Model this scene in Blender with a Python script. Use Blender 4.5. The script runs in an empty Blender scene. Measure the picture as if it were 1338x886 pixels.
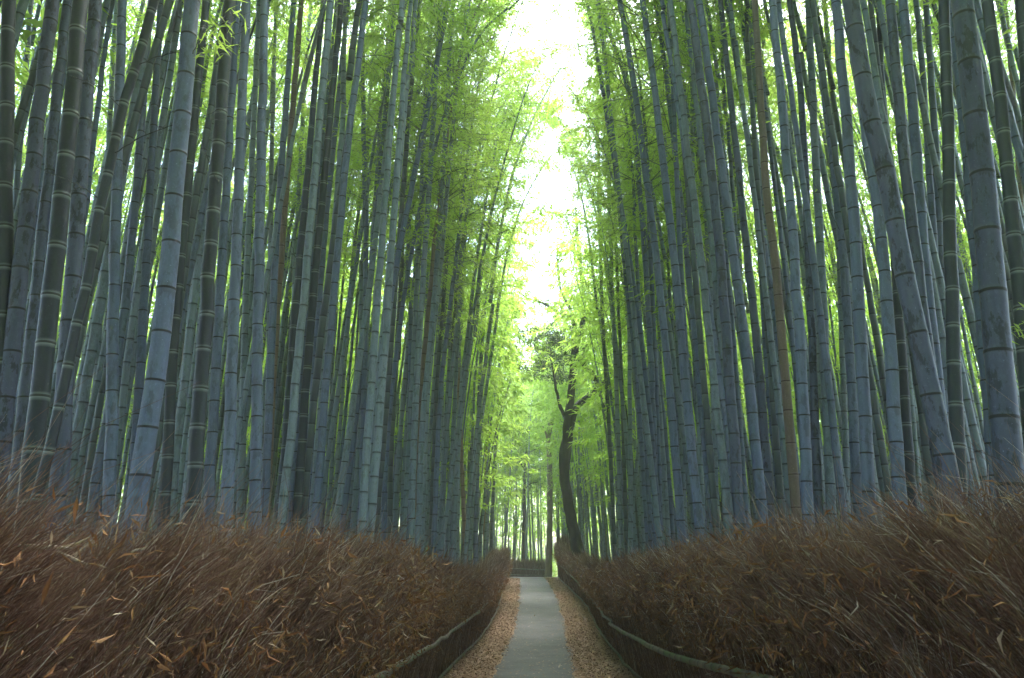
import bpy, math, random
import numpy as np
from mathutils import Vector, Matrix, Euler

scene = bpy.context.scene
HAZE = .0028
COL = scene.collection
rng = np.random.default_rng(11)
R = random.Random(7)

# ------------------------------------------------------------------ camera
F = 1000.0            # focal length in pixels of the 1338 px wide photograph
PITCH = math.atan(292 / F)
EYE = 1.5
cam_d = bpy.data.cameras.new('camera'); cam = bpy.data.objects.new('camera', cam_d); COL.objects.link(cam)
cam_d.sensor_width = 36; cam_d.lens = F / 1338 * 36; cam_d.clip_start = .05; cam_d.clip_end = 2000
cam.location = (0, 0, EYE); cam.rotation_euler = (math.pi / 2 + PITCH, 0, 0)
scene.camera = cam
CT, ST = math.cos(PITCH), math.sin(PITCH)

def ray(px, py):
    u, v = (px - 669) / F, (443 - py) / F
    return Vector((u, CT - v * ST, ST + v * CT))
def at(px, py, Y):
    d = ray(px, py); t = Y / d.y
    return Vector((d.x * t, Y, EYE + d.z * t))

GY = [-40, 10, 15, 20, 27, 34, 38, 41, 46, 60, 400]
GZ = [0, 0, -.03, .04, .38, .72, .84, .78, .5, .2, .2]
def zg(Y): return float(np.interp(Y, GY, GZ))
def zgv(Y): return np.interp(Y, GY, GZ)
def on_ground(px, py, dz=0):
    d = ray(px, py); lo = 1.0
    Y = lo
    while Y < 80:
        t = Y / d.y
        if EYE + d.z * t <= zg(Y) + dz: break
        Y += .05
    return d.x * Y / d.y, Y

# ------------------------------------------------------------------ helpers
def link(o, parent=None):
    COL.objects.link(o)
    if parent: o.parent = parent
    return o
def tag(o, label=None, cat=None, group=None, kind=None):
    if label: o['label'] = label
    if cat: o['category'] = cat
    if group: o['group'] = group
    if kind: o['kind'] = kind
    return o
def empty(name, loc):
    o = bpy.data.objects.new(name, None); o.location = loc; o.empty_display_size = .2
    return link(o)

def mesh_np(name, verts, quads=None, tris=None, mats=(), col=None, smooth=False, midx=None):
    me = bpy.data.meshes.new(name)
    verts = np.asarray(verts, dtype=np.float32).reshape(-1, 3)
    loops, sizes = [], []
    if quads is not None and len(quads):
        q = np.asarray(quads, dtype=np.int32).reshape(-1, 4); loops.append(q.ravel()); sizes.append(np.full(len(q), 4, np.int32))
    if tris is not None and len(tris):
        t = np.asarray(tris, dtype=np.int32).reshape(-1, 3); loops.append(t.ravel()); sizes.append(np.full(len(t), 3, np.int32))
    loops = np.concatenate(loops); sizes = np.concatenate(sizes)
    me.vertices.add(len(verts)); me.vertices.foreach_set('co', verts.ravel())
    me.loops.add(len(loops)); me.loops.foreach_set('vertex_index', loops)
    me.polygons.add(len(sizes))
    starts = np.concatenate([[0], np.cumsum(sizes)[:-1]]).astype(np.int32)
    me.polygons.foreach_set('loop_start', starts)
    try: me.polygons.foreach_set('loop_total', sizes)
    except Exception: pass
    if smooth: me.polygons.foreach_set('use_smooth', np.ones(len(sizes), dtype=bool))
    for m in mats: me.materials.append(m)
    if midx is not None: me.polygons.foreach_set('material_index', np.asarray(midx, dtype=np.int32))
    if col is not None:
        a = me.color_attributes.new('Col', 'FLOAT_COLOR', 'POINT')
        c = np.ones((len(verts), 4), np.float32); c[:, :3] = np.asarray(col, np.float32).reshape(-1, 3)
        a.data.foreach_set('color', c.ravel())
    me.update(calc_edges=True); me.validate()
    return me
def obj(name, me, parent=None, loc=(0, 0, 0)):
    o = bpy.data.objects.new(name, me); o.location = loc
    return link(o, parent)

def tube(pts, rad, sides=10, cap=True, col=None):
    """verts, quads, tris of a tube along pts (n,3) with radii (n)."""
    pts = np.asarray(pts, float); n = len(pts)
    tan = np.gradient(pts, axis=0); tan /= np.linalg.norm(tan, axis=1)[:, None] + 1e-9
    ref = np.array([0, 1.0, 0]) if abs(tan[0][1]) < .9 else np.array([1.0, 0, 0])
    a = np.cross(tan, ref); a /= np.linalg.norm(a, axis=1)[:, None] + 1e-9
    b = np.cross(tan, a)
    th = np.linspace(0, 2 * np.pi, sides, endpoint=False)
    v = pts[:, None, :] + np.asarray(rad)[:, None, None] * (np.cos(th)[None, :, None] * a[:, None, :] + np.sin(th)[None, :, None] * b[:, None, :])
    v = v.reshape(-1, 3)
    i = np.arange(n - 1)[:, None] * sides; j = np.arange(sides)[None, :]; j2 = (j + 1) % sides
    q = np.stack([i + j, i + j2, i + sides + j2, i + sides + j], -1).reshape(-1, 4)
    tr = []
    if cap:
        v = np.vstack([v, pts[0], pts[-1]]); c0, c1 = n * sides, n * sides + 1
        for k in range(sides):
            tr.append((c0, (k + 1) % sides, k)); tr.append((c1, (n - 1) * sides + k, (n - 1) * sides + (k + 1) % sides))
    return v, q, np.array(tr, int).reshape(-1, 3)

class Acc:
    def __init__(s): s.v, s.q, s.t, s.c, s.m, s.mt, s.n = [], [], [], [], [], [], 0
    def add(s, v, q=None, t=None, c=None, m=0):
        v = np.asarray(v).reshape(-1, 3)
        s.v.append(v)
        if q is not None and len(q): s.q.append(np.asarray(q) + s.n); s.m.append(np.full(len(q), m))
        if t is not None and len(t): s.t.append(np.asarray(t) + s.n); s.mt.append(np.full(len(t), m))
        if c is None: c = np.zeros((len(v), 3))
        c = np.asarray(c, float)
        if c.ndim == 1: c = np.tile(c, (len(v), 1))
        s.c.append(c); s.n += len(v)
    def mesh(s, name, mats, smooth=False):
        q = np.concatenate(s.q) if s.q else None; t = np.concatenate(s.t) if s.t else None
        mi = np.concatenate([*s.m, *s.mt])
        return mesh_np(name, np.concatenate(s.v), q, t, mats, np.concatenate(s.c), smooth, mi)

def spline(P, n):
    """Catmull-Rom through P, n samples, uniform by chord."""
    P = np.asarray(P, float)
    if len(P) == 2: return P[0] + (P[1] - P[0]) * np.linspace(0, 1, n)[:, None]
    E = np.vstack([2 * P[0] - P[1], P, 2 * P[-1] - P[-2]])
    d = np.concatenate([[0], np.cumsum(np.linalg.norm(np.diff(P, axis=0), axis=1))])
    s = np.linspace(0, d[-1], n); k = np.clip(np.searchsorted(d, s, side='right') - 1, 0, len(P) - 2)
    t = ((s - d[k]) / (d[k + 1] - d[k]))[:, None]
    p0, p1, p2, p3 = E[k], E[k + 1], E[k + 2], E[k + 3]
    return .5 * (2 * p1 + (p2 - p0) * t + (2 * p0 - 5 * p1 + 4 * p2 - p3) * t**2 + (3 * p1 - p0 - 3 * p2 + p3) * t**3)

# ------------------------------------------------------------------ materials
def mat(name):
    m = bpy.data.materials.new(name); m.use_nodes = True
    nt = m.node_tree; b = nt.nodes['Principled BSDF']
    return m, nt, b
def node(nt, t, **kw):
    n = nt.nodes.new(t)
    for k, v in kw.items():
        if k in n.inputs: n.inputs[k].default_value = v
        else: setattr(n, k, v)
    return n
def ramp(nt, fac, stops):
    r = node(nt, 'ShaderNodeValToRGB'); e = r.color_ramp.elements
    while len(e) < len(stops): e.new(.5)
    for x, (p, c) in zip(e, stops): x.position = p; x.color = (*c, 1)
    nt.links.new(fac, r.inputs[0]); return r.outputs[0]
def mix(nt, fac, a, b, mode='MIX'):
    m = node(nt, 'ShaderNodeMix', data_type='RGBA', blend_type=mode)
    for s, x in ((m.inputs[0], fac), (m.inputs[6], a), (m.inputs[7], b)):
        if hasattr(x, 'is_linked'): nt.links.new(x, s)
        elif isinstance(x, (int, float)): s.default_value = x
        else: s.default_value = (*x, 1)
    return m.outputs[2]
def noise(nt, scale, detail=3, vec=None, rough=.55):
    n = node(nt, 'ShaderNodeTexNoise'); n.inputs['Scale'].default_value = scale; n.inputs['Detail'].default_value = detail; n.inputs['Roughness'].default_value = rough
    if vec is not None: nt.links.new(vec, n.inputs['Vector'])
    return n.outputs['Fac']
def maprange(nt, v, a, b, c=0., d=1.):
    m = node(nt, 'ShaderNodeMapRange'); nt.links.new(v, m.inputs[0])
    for i, x in enumerate((a, b, c, d)): m.inputs[i + 1].default_value = x
    return m.outputs[0]
def objcoord(nt): return node(nt, 'ShaderNodeTexCoord').outputs['Object']
def scaled(nt, vec, s):
    m = node(nt, 'ShaderNodeMapping'); m.inputs['Scale'].default_value = s; nt.links.new(vec, m.inputs['Vector']); return m.outputs[0]
def math_n(nt, op, a, b):
    m = node(nt, 'ShaderNodeMath', operation=op)
    for i, x in enumerate((a, b)):
        if hasattr(x, 'is_linked'): nt.links.new(x, m.inputs[i])
        else: m.inputs[i].default_value = x
    return m.outputs[0]

def culm_mat(name, c1, c2, patch, ring, bloom, bloom_amt, patch_amt=.5):
    m, nt, b = mat(name)
    oc = objcoord(nt)
    at_ = node(nt, 'ShaderNodeVertexColor', layer_name='Col')
    sp = node(nt, 'ShaderNodeSeparateColor'); nt.links.new(at_.outputs[0], sp.inputs[0])
    rnd = sp.outputs[2]
    # offset the texture per culm
    vm = node(nt, 'ShaderNodeVectorMath', operation='ADD'); nt.links.new(oc, vm.inputs[0])
    sc = node(nt, 'ShaderNodeVectorMath', operation='SCALE'); sc.inputs[0].default_value = (37, 19, 53); nt.links.new(rnd, sc.inputs['Scale']); nt.links.new(sc.outputs[0], vm.inputs[1])
    v = vm.outputs[0]
    base = mix(nt, rnd, c1, c2)
    # vertical streaks, powdery mottling, lichen blotches
    streak = noise(nt, 1, 3, scaled(nt, v, (60, 60, 1.2)))
    base = mix(nt, maprange(nt, streak, .35, .75, 0, .35), base, tuple(x * .62 for x in c1))
    fine = noise(nt, 1, 5, scaled(nt, v, (46, 46, 30)), .7)
    base = mix(nt, maprange(nt, fine, .5, .75, 0, .55), base, tuple(min(1, x * 1.7 + .02) for x in c1))
    bl = noise(nt, 1, 6, scaled(nt, v, (15, 15, 6)), .7)
    base = mix(nt, maprange(nt, bl, .53, .58, 0, patch_amt), base, patch)
    big = noise(nt, 1, 3, scaled(nt, v, (2.5, 2.5, .8)))
    base = mix(nt, maprange(nt, big, .35, .7, 0, .45), base, tuple(x * .5 for x in c1))
    speck = noise(nt, 1, 2, scaled(nt, v, (90, 90, 70)))
    base = mix(nt, maprange(nt, speck, .68, .74, 0, .6), base, tuple(min(1, x * 2.2 + .05) for x in c1))
    g = math_n(nt, 'MULTIPLY', sp.outputs[1], bloom_amt)
    base = mix(nt, g, base, bloom)
    base = mix(nt, sp.outputs[0], base, ring)
    nt.links.new(base, b.inputs['Base Color'])
    rr = maprange(nt, fine, .3, .8, .38, .68); nt.links.new(rr, b.inputs['Roughness'])
    b.inputs['Specular IOR Level'].default_value = .45
    bp = node(nt, 'ShaderNodeBump'); bp.inputs['Strength'].default_value = .12; bp.inputs['Distance'].default_value = .004
    nt.links.new(fine, bp.inputs['Height']); nt.links.new(bp.outputs[0], b.inputs['Normal'])
    return m
M_BLUE = culm_mat('culm_blue_grey', (.094, .126, .214), (.15, .19, .29), (.042, .048, .058), (.008, .008, .009), (.25, .30, .32), .10)
M_GREY = culm_mat('culm_grey_green', (.15, .195, .245), (.215, .268, .315), (.055, .08, .078), (.012, .012, .011), (.26, .31, .3), .22)
M_DARK = culm_mat('culm_dark_green', (.018, .025, .037), (.029, .039, .052), (.03, .045, .04), (.02, .022, .02), (.24, .29, .28), .9, .3)
M_TAN = culm_mat('culm_dead_tan', (.19, .14, .105), (.22, .14, .095), (.14, .10, .075), (.06, .028, .018), (.35, .28, .22), .3)
M_MOT = culm_mat('culm_mottled', (.060, .073, .125), (.088, .104, .165), (.017, .020, .026), (.008, .008, .008), (.2, .24, .24), .1, .85)
KM = {'blue': M_BLUE, 'grey': M_GREY, 'dark': M_DARK, 'tan': M_TAN, 'mottled': M_MOT}

def leaf_mat(name, stops, trans=.55):
    m, nt, b = mat(name)
    a = node(nt, 'ShaderNodeVertexColor', layer_name='Col'); sp = node(nt, 'ShaderNodeSeparateColor'); nt.links.new(a.outputs[0], sp.inputs[0])
    oi = node(nt, 'ShaderNodeObjectInfo')
    f = math_n(nt, 'ADD', math_n(nt, 'MULTIPLY', sp.outputs[2], .75), math_n(nt, 'MULTIPLY', oi.outputs['Random'], .25))
    c = ramp(nt, f, stops)
    nt.links.new(c, b.inputs['Base Color']); b.inputs['Roughness'].default_value = .5
    b.inputs['Specular IOR Level'].default_value = .3
    if trans > 0:
        tr = node(nt, 'ShaderNodeBsdfTranslucent')
        warm = mix(nt, 1., c, (1.25, 1.3, .8), 'MULTIPLY'); nt.links.new(warm, tr.inputs[0])
        ms = node(nt, 'ShaderNodeMixShader'); ms.inputs[0].default_value = trans
        nt.links.new(b.outputs[0], ms.inputs[1]); nt.links.new(tr.outputs[0], ms.inputs[2])
        nt.links.new(ms.outputs[0], nt.nodes['Material Output'].inputs[0])
    return m
M_LEAF = leaf_mat('bamboo_leaf', [(0, (.23, .35, .08)), (.45, (.32, .46, .11)), (1, (.43, .55, .18))], .66)
M_TREELEAF = leaf_mat('broad_leaf', [(0, (.015, .038, .014)), (.5, (.03, .065, .02)), (1, (.06, .11, .03))], .25)
M_MAPLE = leaf_mat('sapling_leaf', [(0, (.06, .14, .03)), (.5, (.10, .2, .04)), (1, (.16, .28, .07))], .5)

def dry_mat(name, stops, trans=0., rough=.75):
    m, nt, b = mat(name)
    a = node(nt, 'ShaderNodeVertexColor', layer_name='Col'); sp = node(nt, 'ShaderNodeSeparateColor'); nt.links.new(a.outputs[0], sp.inputs[0])
    c = ramp(nt, sp.outputs[2], stops)
    c = mix(nt, maprange(nt, noise(nt, 60, 3, objcoord(nt)), .3, .75, 0, .5), c, tuple(x * .45 for x in stops[1][1]))
    nt.links.new(c, b.inputs['Base Color']); b.inputs['Roughness'].default_value = rough; b.inputs['Specular IOR Level'].default_value = .25
    if trans > 0:
        tr = node(nt, 'ShaderNodeBsdfTranslucent'); nt.links.new(c, tr.inputs[0])
        ms = node(nt, 'ShaderNodeMixShader'); ms.inputs[0].default_value = trans
        nt.links.new(b.outputs[0], ms.inputs[1]); nt.links.new(tr.outputs[0], ms.inputs[2]); nt.links.new(ms.outputs[0], nt.nodes['Material Output'].inputs[0])
    return m
M_TWIG = dry_mat('dry_brushwood', [(0, (.045, .021, .013)), (.3, (.145, .072, .047)), (.62, (.27, .152, .103)), (.85, (.42, .30, .225)), (1, (.68, .59, .52))])
M_DLEAF = dry_mat('dead_bamboo_leaf', [(0, (.11, .05, .025)), (.4, (.26, .12, .05)), (.75, (.36, .19, .09)), (.92, (.45, .33, .22)), (1, (.6, .53, .44))], .2)
M_LITTER = dry_mat('leaf_litter', [(0, (.09, .055, .03)), (.3, (.24, .145, .085)), (.65, (.42, .275, .175)), (.9, (.58, .43, .31)), (1, (.74, .63, .52))])
M_SHEATH = dry_mat('pale_sheath', [(0, (.34, .26, .19)), (.5, (.44, .36, .29)), (1, (.52, .46, .40))], .15)

def rail_mat():
    m, nt, b = mat('weathered_bamboo_rail')
    oc = objcoord(nt)
    c = mix(nt, maprange(nt, noise(nt, 4, 4, oc), .35, .7), (.12, .092, .066), (.20, .17, .128))
    c = mix(nt, maprange(nt, noise(nt, 2.3, 4, oc), .5, .62, 0, .8), c, (.10, .15, .065))
    a = node(nt, 'ShaderNodeVertexColor', layer_name='Col'); sp = node(nt, 'ShaderNodeSeparateColor'); nt.links.new(a.outputs[0], sp.inputs[0])
    c = mix(nt, sp.outputs[0], c, (.045, .035, .028))
    nt.links.new(c, b.inputs['Base Color']); b.inputs['Roughness'].default_value = .6
    bp = node(nt, 'ShaderNodeBump'); bp.inputs['Strength'].default_value = .4; bp.inputs['Distance'].default_value = .006
    nt.links.new(noise(nt, 45, 4, oc), bp.inputs['Height']); nt.links.new(bp.outputs[0], b.inputs['Normal'])
    return m
M_RAIL = rail_mat()

def bark_mat(name, c1, c2, moss):
    m, nt, b = mat(name)
    oc = objcoord(nt)
    n1 = noise(nt, 1, 5, scaled(nt, oc, (14, 14, 3.5)), .65)
    c = mix(nt, maprange(nt, n1, .35, .7), c1, c2)
    c = mix(nt, maprange(nt, noise(nt, 1.6, 4, oc), .5, .65, 0, .6), c, moss)
    nt.links.new(c, b.inputs['Base Color']); b.inputs['Roughness'].default_value = .85
    bp = node(nt, 'ShaderNodeBump'); bp.inputs['Strength'].default_value = .8; bp.inputs['Distance'].default_value = .03
    nt.links.new(n1, bp.inputs['Height']); nt.links.new(bp.outputs[0], b.inputs['Normal'])
    return m
M_BARK = bark_mat('dark_bark', (.014, .012, .010), (.036, .030, .025), (.026, .034, .018))
M_BARK2 = bark_mat('brown_bark', (.13, .10, .075), (.22, .17, .13), (.12, .11, .07))

def asphalt():
    m, nt, b = mat('worn_asphalt')
    oc = objcoord(nt)
    n1 = noise(nt, .8, 5, oc); n2 = noise(nt, 38, 4, oc, .75); n3 = noise(nt, 9, 4, oc, .7)
    c = mix(nt, maprange(nt, n1, .3, .72), (.040, .042, .047), (.120, .124, .134))
    c = mix(nt, maprange(nt, n2, .5, .72, 0, .6), c, (.24, .24, .24))
    c = mix(nt, maprange(nt, n2, .25, .4, .6, 0), c, (.045, .045, .048))
    c = mix(nt, maprange(nt, n3, .52, .68, 0, .6), c, (.12, .10, .08))
    n4 = noise(nt, 2.6, 6, oc, .75)
    c = mix(nt, maprange(nt, n4, .5, .62, 0, .5), c, (.035, .037, .04))
    # thin cracks
    vo = node(nt, 'ShaderNodeTexVoronoi', feature='DISTANCE_TO_EDGE'); vo.inputs['Scale'].default_value = .55
    dv = node(nt, 'ShaderNodeVectorMath', operation='ADD'); nt.links.new(oc, dv.inputs[0])
    nn = node(nt, 'ShaderNodeTexNoise'); nn.inputs['Scale'].default_value = 2.; nt.links.new(oc, nn.inputs['Vector']); nt.links.new(nn.outputs['Color'], dv.inputs[1]); nt.links.new(dv.outputs[0], vo.inputs['Vector'])
    c = mix(nt, maprange(nt, vo.outputs['Distance'], 0, .006, .55, 0), c, (.05, .048, .045))
    nt.links.new(c, b.inputs['Base Color']); b.inputs['Roughness'].default_value = .8
    bp = node(nt, 'ShaderNodeBump'); bp.inputs['Strength'].default_value = .35; bp.inputs['Distance'].default_value = .005
    nt.links.new(n2, bp.inputs['Height']); nt.links.new(bp.outputs[0], b.inputs['Normal'])
    return m
M_ASPH = asphalt()
def soil(name, a, b_, c3, sc):
    m, nt, b = mat(name)
    oc = objcoord(nt)
    c = mix(nt, maprange(nt, noise(nt, sc, 5, oc, .7), .3, .7), a, b_)
    c = mix(nt, maprange(nt, noise(nt, sc * 9, 3, oc), .45, .7), c, c3)
    nt.links.new(c, b.inputs['Base Color']); b.inputs['Roughness'].default_value = .9
    bp = node(nt, 'ShaderNodeBump'); bp.inputs['Strength'].default_value = .6; bp.inputs['Distance'].default_value = .015
    nt.links.new(noise(nt, sc * 9, 4, oc), bp.inputs['Height']); nt.links.new(bp.outputs[0], b.inputs['Normal'])
    return m
M_SOIL = soil('forest_floor', (.10, .065, .04), (.19, .125, .08), (.24, .16, .10), 3)
M_VERGE = soil('leafy_verge', (.19, .11, .065), (.33, .2, .12), (.42, .27, .17), 7)
M_CORE = soil('shaded_brush_core', (.05, .027, .017), (.09, .047, .029), (.12, .064, .04), 9)  # dark brown puts the shade between the twigs into the colour

# ------------------------------------------------------------------ path geometry from the photo
def edge(px):
    P = [on_ground(x, y) for x, y in px]
    P.sort(key=lambda p: p[1]); Y = [p[1] for p in P]; X = [p[0] for p in P]
    return lambda y: np.interp(y, Y, X)
pathL = edge([(640, 886), (663, 845), (674, 812), (678, 784), (679, 762)])
pathR = edge([(754, 886), (742, 840), (736, 807), (726, 776), (716, 760)])
faceL_ = edge([(574, 884), (615, 851), (640, 818), (652, 790), (658, 763)])
faceR_ = edge([(829, 886), (789, 834), (767, 790), (741, 768), (731, 757)])
ys = np.linspace(-6, 46, 200)
def smoothf(f, w=2.5):
    vals = np.array([np.mean(f(np.linspace(y - w, y + w, 11))) for y in ys])
    return lambda y: np.interp(y, ys, vals)
pathL, pathR, faceL0, faceR0 = smoothf(pathL, 1.2), smoothf(pathR, 1.2), smoothf(faceL_), smoothf(faceR_)
open_ = lambda y: .28 * np.clip((5.2 - np.asarray(y, float)) / 3, 0, 1) ** 2      # the fences splay apart a little near the viewpoint
faceL = lambda y: faceL0(y) - open_(y)
faceR = lambda y: faceR0(y) + open_(y)
def wob(y, seed, amp):
    y = np.asarray(y, float); r = np.random.default_rng(seed); s = 0
    for k in range(5): s = s + np.sin(y * (1.1 + 1.7 * k) + r.uniform(0, 6)) / (k + 1.5)
    return amp * s
center = lambda y: (faceL(y) + faceR(y)) / 2

# ground: one sheet
gx = np.concatenate([np.linspace(-150, -30, 6), np.linspace(-24, 24, 49), np.linspace(30, 150, 6)])
gy = np.concatenate([np.linspace(-60, -12, 5), np.linspace(-10, 62, 145), np.linspace(70, 220, 10)])
GXX, GYY = np.meshgrid(gx, gy)
away = np.clip((np.abs(GXX - center(GYY)) - 2.0) / 2, 0, 1)
GZZ = zgv(GYY) + away * (.05 * np.sin(GXX * 1.7) * np.sin(GYY * 1.3 + 1))
nx, ny = len(gx), len(gy)
i = np.arange(ny - 1)[:, None] * nx + np.arange(nx - 1)[None, :]
q = np.stack([i, i + 1, i + nx + 1, i + nx], -1).reshape(-1, 4)
o = obj('ground', mesh_np('ground', np.stack([GXX, GYY, GZZ], -1), q, None, [M_SOIL], smooth=True)); tag(o, kind='structure')

def strip(name, fl, fr, y0, y1, n, dz, m, cols=2):
    Y = np.linspace(y0, y1, n); l, r = fl(Y), fr(Y)
    t = np.linspace(0, 1, cols)
    X = l[:, None] * (1 - t) + r[:, None] * t
    crown = (1 - (2 * t - 1) ** 2) * .0
    V = np.stack([X, np.repeat(Y[:, None], cols, 1), np.repeat((zgv(Y) + dz)[:, None], cols, 1) + crown], -1)
    i = np.arange(n - 1)[:, None] * cols + np.arange(cols - 1)[None, :]
    q = np.stack([i, i + 1, i + cols + 1, i + cols], -1).reshape(-1, 4)
    return tag(obj(name, mesh_np(name, V, q, None, [m], smooth=True)), kind='structure')
strip('verge', lambda y: faceL(y) - .3, lambda y: faceR(y) + .3, -6, 36.5, 180, .004, M_VERGE)
strip('path', lambda y: pathL(y) + wob(y, 3, .05), lambda y: pathR(y) + wob(y, 5, .05), -6, 36.5, 340, .009, M_ASPH)
# the bend behind the fence end: the path swings left over the crest
Yb = np.linspace(36.5, 40, 12)
V, n = [], len(Yb)
for y in Yb:
    V += [(-6 if y > 36.6 else pathL(36.5), y, zg(y) + .010), (pathR(36.5) - (y - 36.5) * .1, y, zg(y) + .010)]
q = [(2 * k, 2 * k + 1, 2 * k + 3, 2 * k + 2) for k in range(n - 1)]
tag(obj('path', mesh_np('path', V, q, None, [M_ASPH])), kind='structure')

# ------------------------------------------------------------------ twigs and leaves in bulk
def twigs(root, d0, d1, L, r, rnd, segs=3):
    """root (n,3); d0 start direction, d1 end direction; L length; r root radius."""
    n = len(root); s = np.linspace(0, 1, segs + 1)
    P = root[:, None, :] + L[:, None, None] * (d0[:, None, :] * s[None, :, None] + (d1 - d0)[:, None, :] * (s**2 / 2)[None, :, None])
    T = d0[:, None, :] + (d1 - d0)[:, None, :] * s[None, :, None]; T /= np.linalg.norm(T, axis=2, keepdims=True)
    ref = rng.normal(size=(n, 1, 3)); A = np.cross(T, np.broadcast_to(ref, T.shape)); A /= np.linalg.norm(A, axis=2, keepdims=True) + 1e-9
    B = np.cross(T, A)
    rad = r[:, None] * (1 - .75 * s[None, :])
    ring = [P + rad[..., None] * (math.cos(a) * A + math.sin(a) * B) for a in (0, 2.094, 4.189)]
    V = np.stack(ring, 2)                                 # n, segs+1, 3, 3
    base = (np.arange(n) * (segs + 1) * 3)[:, None, None]
    k = (np.arange(segs) * 3)[None, :, None]; j = np.arange(3)[None, None, :]; j2 = (j + 1) % 3
    Q = np.stack([base + k + j, base + k + j2, base + k + 3 + j2, base + k + 3 + j], -1).reshape(-1, 4)
    C = np.zeros((n, (segs + 1) * 3, 3)); C[..., 2] = np.repeat(rnd[:, None], (segs + 1) * 3, 1)
    return V.reshape(-1, 3), Q, C.reshape(-1, 3)

def unit(v): return v / (np.linalg.norm(v, axis=-1, keepdims=True) + 1e-9)
def leaves(base, d, L, W, rnd, curl=.25, up=None, fold=.25):
    """pointed leaves, 2 x 2 quads folded along the rib and curling along the length."""
    n = len(base); d = unit(d)
    ref = rng.normal(size=(n, 3)) * .45 + np.array([0, 0, 1.]) if up is None else up
    s = unit(np.cross(d, ref)); nrm = unit(np.cross(s, d))
    L = L[:, None]; W = W[:, None]
    cu = rng.normal(0, curl, (n, 1)) * L
    p0 = base; tip = base + d * L + nrm * cu
    m1 = base + d * L * .38 + nrm * cu * .0 + nrm * L * .04
    lft = m1 + s * W * .5 + nrm * W * fold; rgt = m1 - s * W * .5 + nrm * W * fold
    V = np.stack([p0, lft, tip, rgt, m1], 1)
    b = (np.arange(n) * 5)[:, None]
    T = np.concatenate([b + [0, 4, 1], b + [1, 4, 2], b + [0, 3, 4], b + [3, 2, 4]], 0)
    C = np.zeros((n, 5, 3)); C[..., 2] = rnd[:, None]
    return V.reshape(-1, 3), T, C.reshape(-1, 3)

# ------------------------------------------------------------------ bamboo
def culm_geo(pts, r0, r1, spacing, sides, rnd, near=True):
    """rings with real ridges at the nodes; Col = (dark ring, pale bloom, random)."""
    P = spline(pts, 80 if near else 30)
    d = np.concatenate([[0], np.cumsum(np.linalg.norm(np.diff(P, axis=0), axis=1))]); Lt = d[-1]
    # node positions: short internodes near the ground, then regular with small variations
    ns, z, k = [], R.uniform(.02, .1), 0
    while z < Lt:
        ns.append(z); z += spacing * min(1, .62 + .10 * k) * R.uniform(.93, 1.07); k += 1
    S, RR, C = [0.], [1.06], [(0, 0)]
    h = max(1., r0 / .055)
    for a in ns:
        if near: prof = [(-.030, 1.0, 0, 0.0), (-.011, 1.005, 0, .6), (-.0065, 1.02, 0.15, .9), (-.0035, 1.035, 1, 0), (.006, 1.05, 1, 0), (.010, 1.015, .1, .5), (.026, 1.0, 0, .0)]
        else: prof = [(-.03, 1.0, 0, .35), (-.010, 1.01, .3, .7), (.002, 1.045, 1, 0), (.016, 1.0, 0, .15)]
        for dz, rr, dk, bl in prof:
            s = a + dz * h
            if s > S[-1] + .0005 and s < Lt: S.append(s); RR.append(rr); C.append((dk, bl))
    S.append(Lt); RR.append(1.); C.append((0, 0))
    S = np.array(S); RR = np.array(RR); C = np.array(C, float)
    t = S / Lt
    rad = (r0 + (r1 - r0) * np.clip(t, 0, 1) ** 1.25) * RR
    rad *= 1 + .10 * np.exp(-S / .35)
    Q = np.stack([np.interp(S, d, P[:, k]) for k in range(3)], 1)
    # the slight change of direction at each node
    kn = np.cumsum(np.concatenate([[0], rng.normal(0, .0045, len(ns))]) ) * 0
    zig = np.interp(S, [0] + ns, np.concatenate([[0], rng.normal(0, .004, len(ns))]))
    zig2 = np.interp(S, [0] + ns, np.concatenate([[0], rng.normal(0, .004, len(ns))]))
    Q[:, 0] += zig; Q[:, 1] += zig2
    # tangent from the smooth line, not from the close rings
    Tn = np.stack([np.interp(S, d, np.gradient(P[:, k], d)) for k in range(3)], 1); Tn = unit(Tn)
    ref = np.array([0, 1., 0]); A = unit(np.cross(Tn, ref)); B = np.cross(Tn, A)
    th = np.linspace(0, 2 * np.pi, sides, endpoint=False)
    V = (Q[:, None, :] + rad[:, None, None] * (np.cos(th)[None, :, None] * A[:, None, :] + np.sin(th)[None, :, None] * B[:, None, :])).reshape(-1, 3)
    n = len(S); i = np.arange(n - 1)[:, None] * sides; j = np.arange(sides)[None, :]; j2 = (j + 1) % sides
    q = np.stack([i + j, i + j2, i + sides + j2, i + sides + j], -1).reshape(-1, 4)
    col = np.concatenate([C, np.full((n, 1), rnd)], 1); col = np.repeat(col, sides, 0)
    return V, q, col, Q[-1], Tn[-1]

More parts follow.
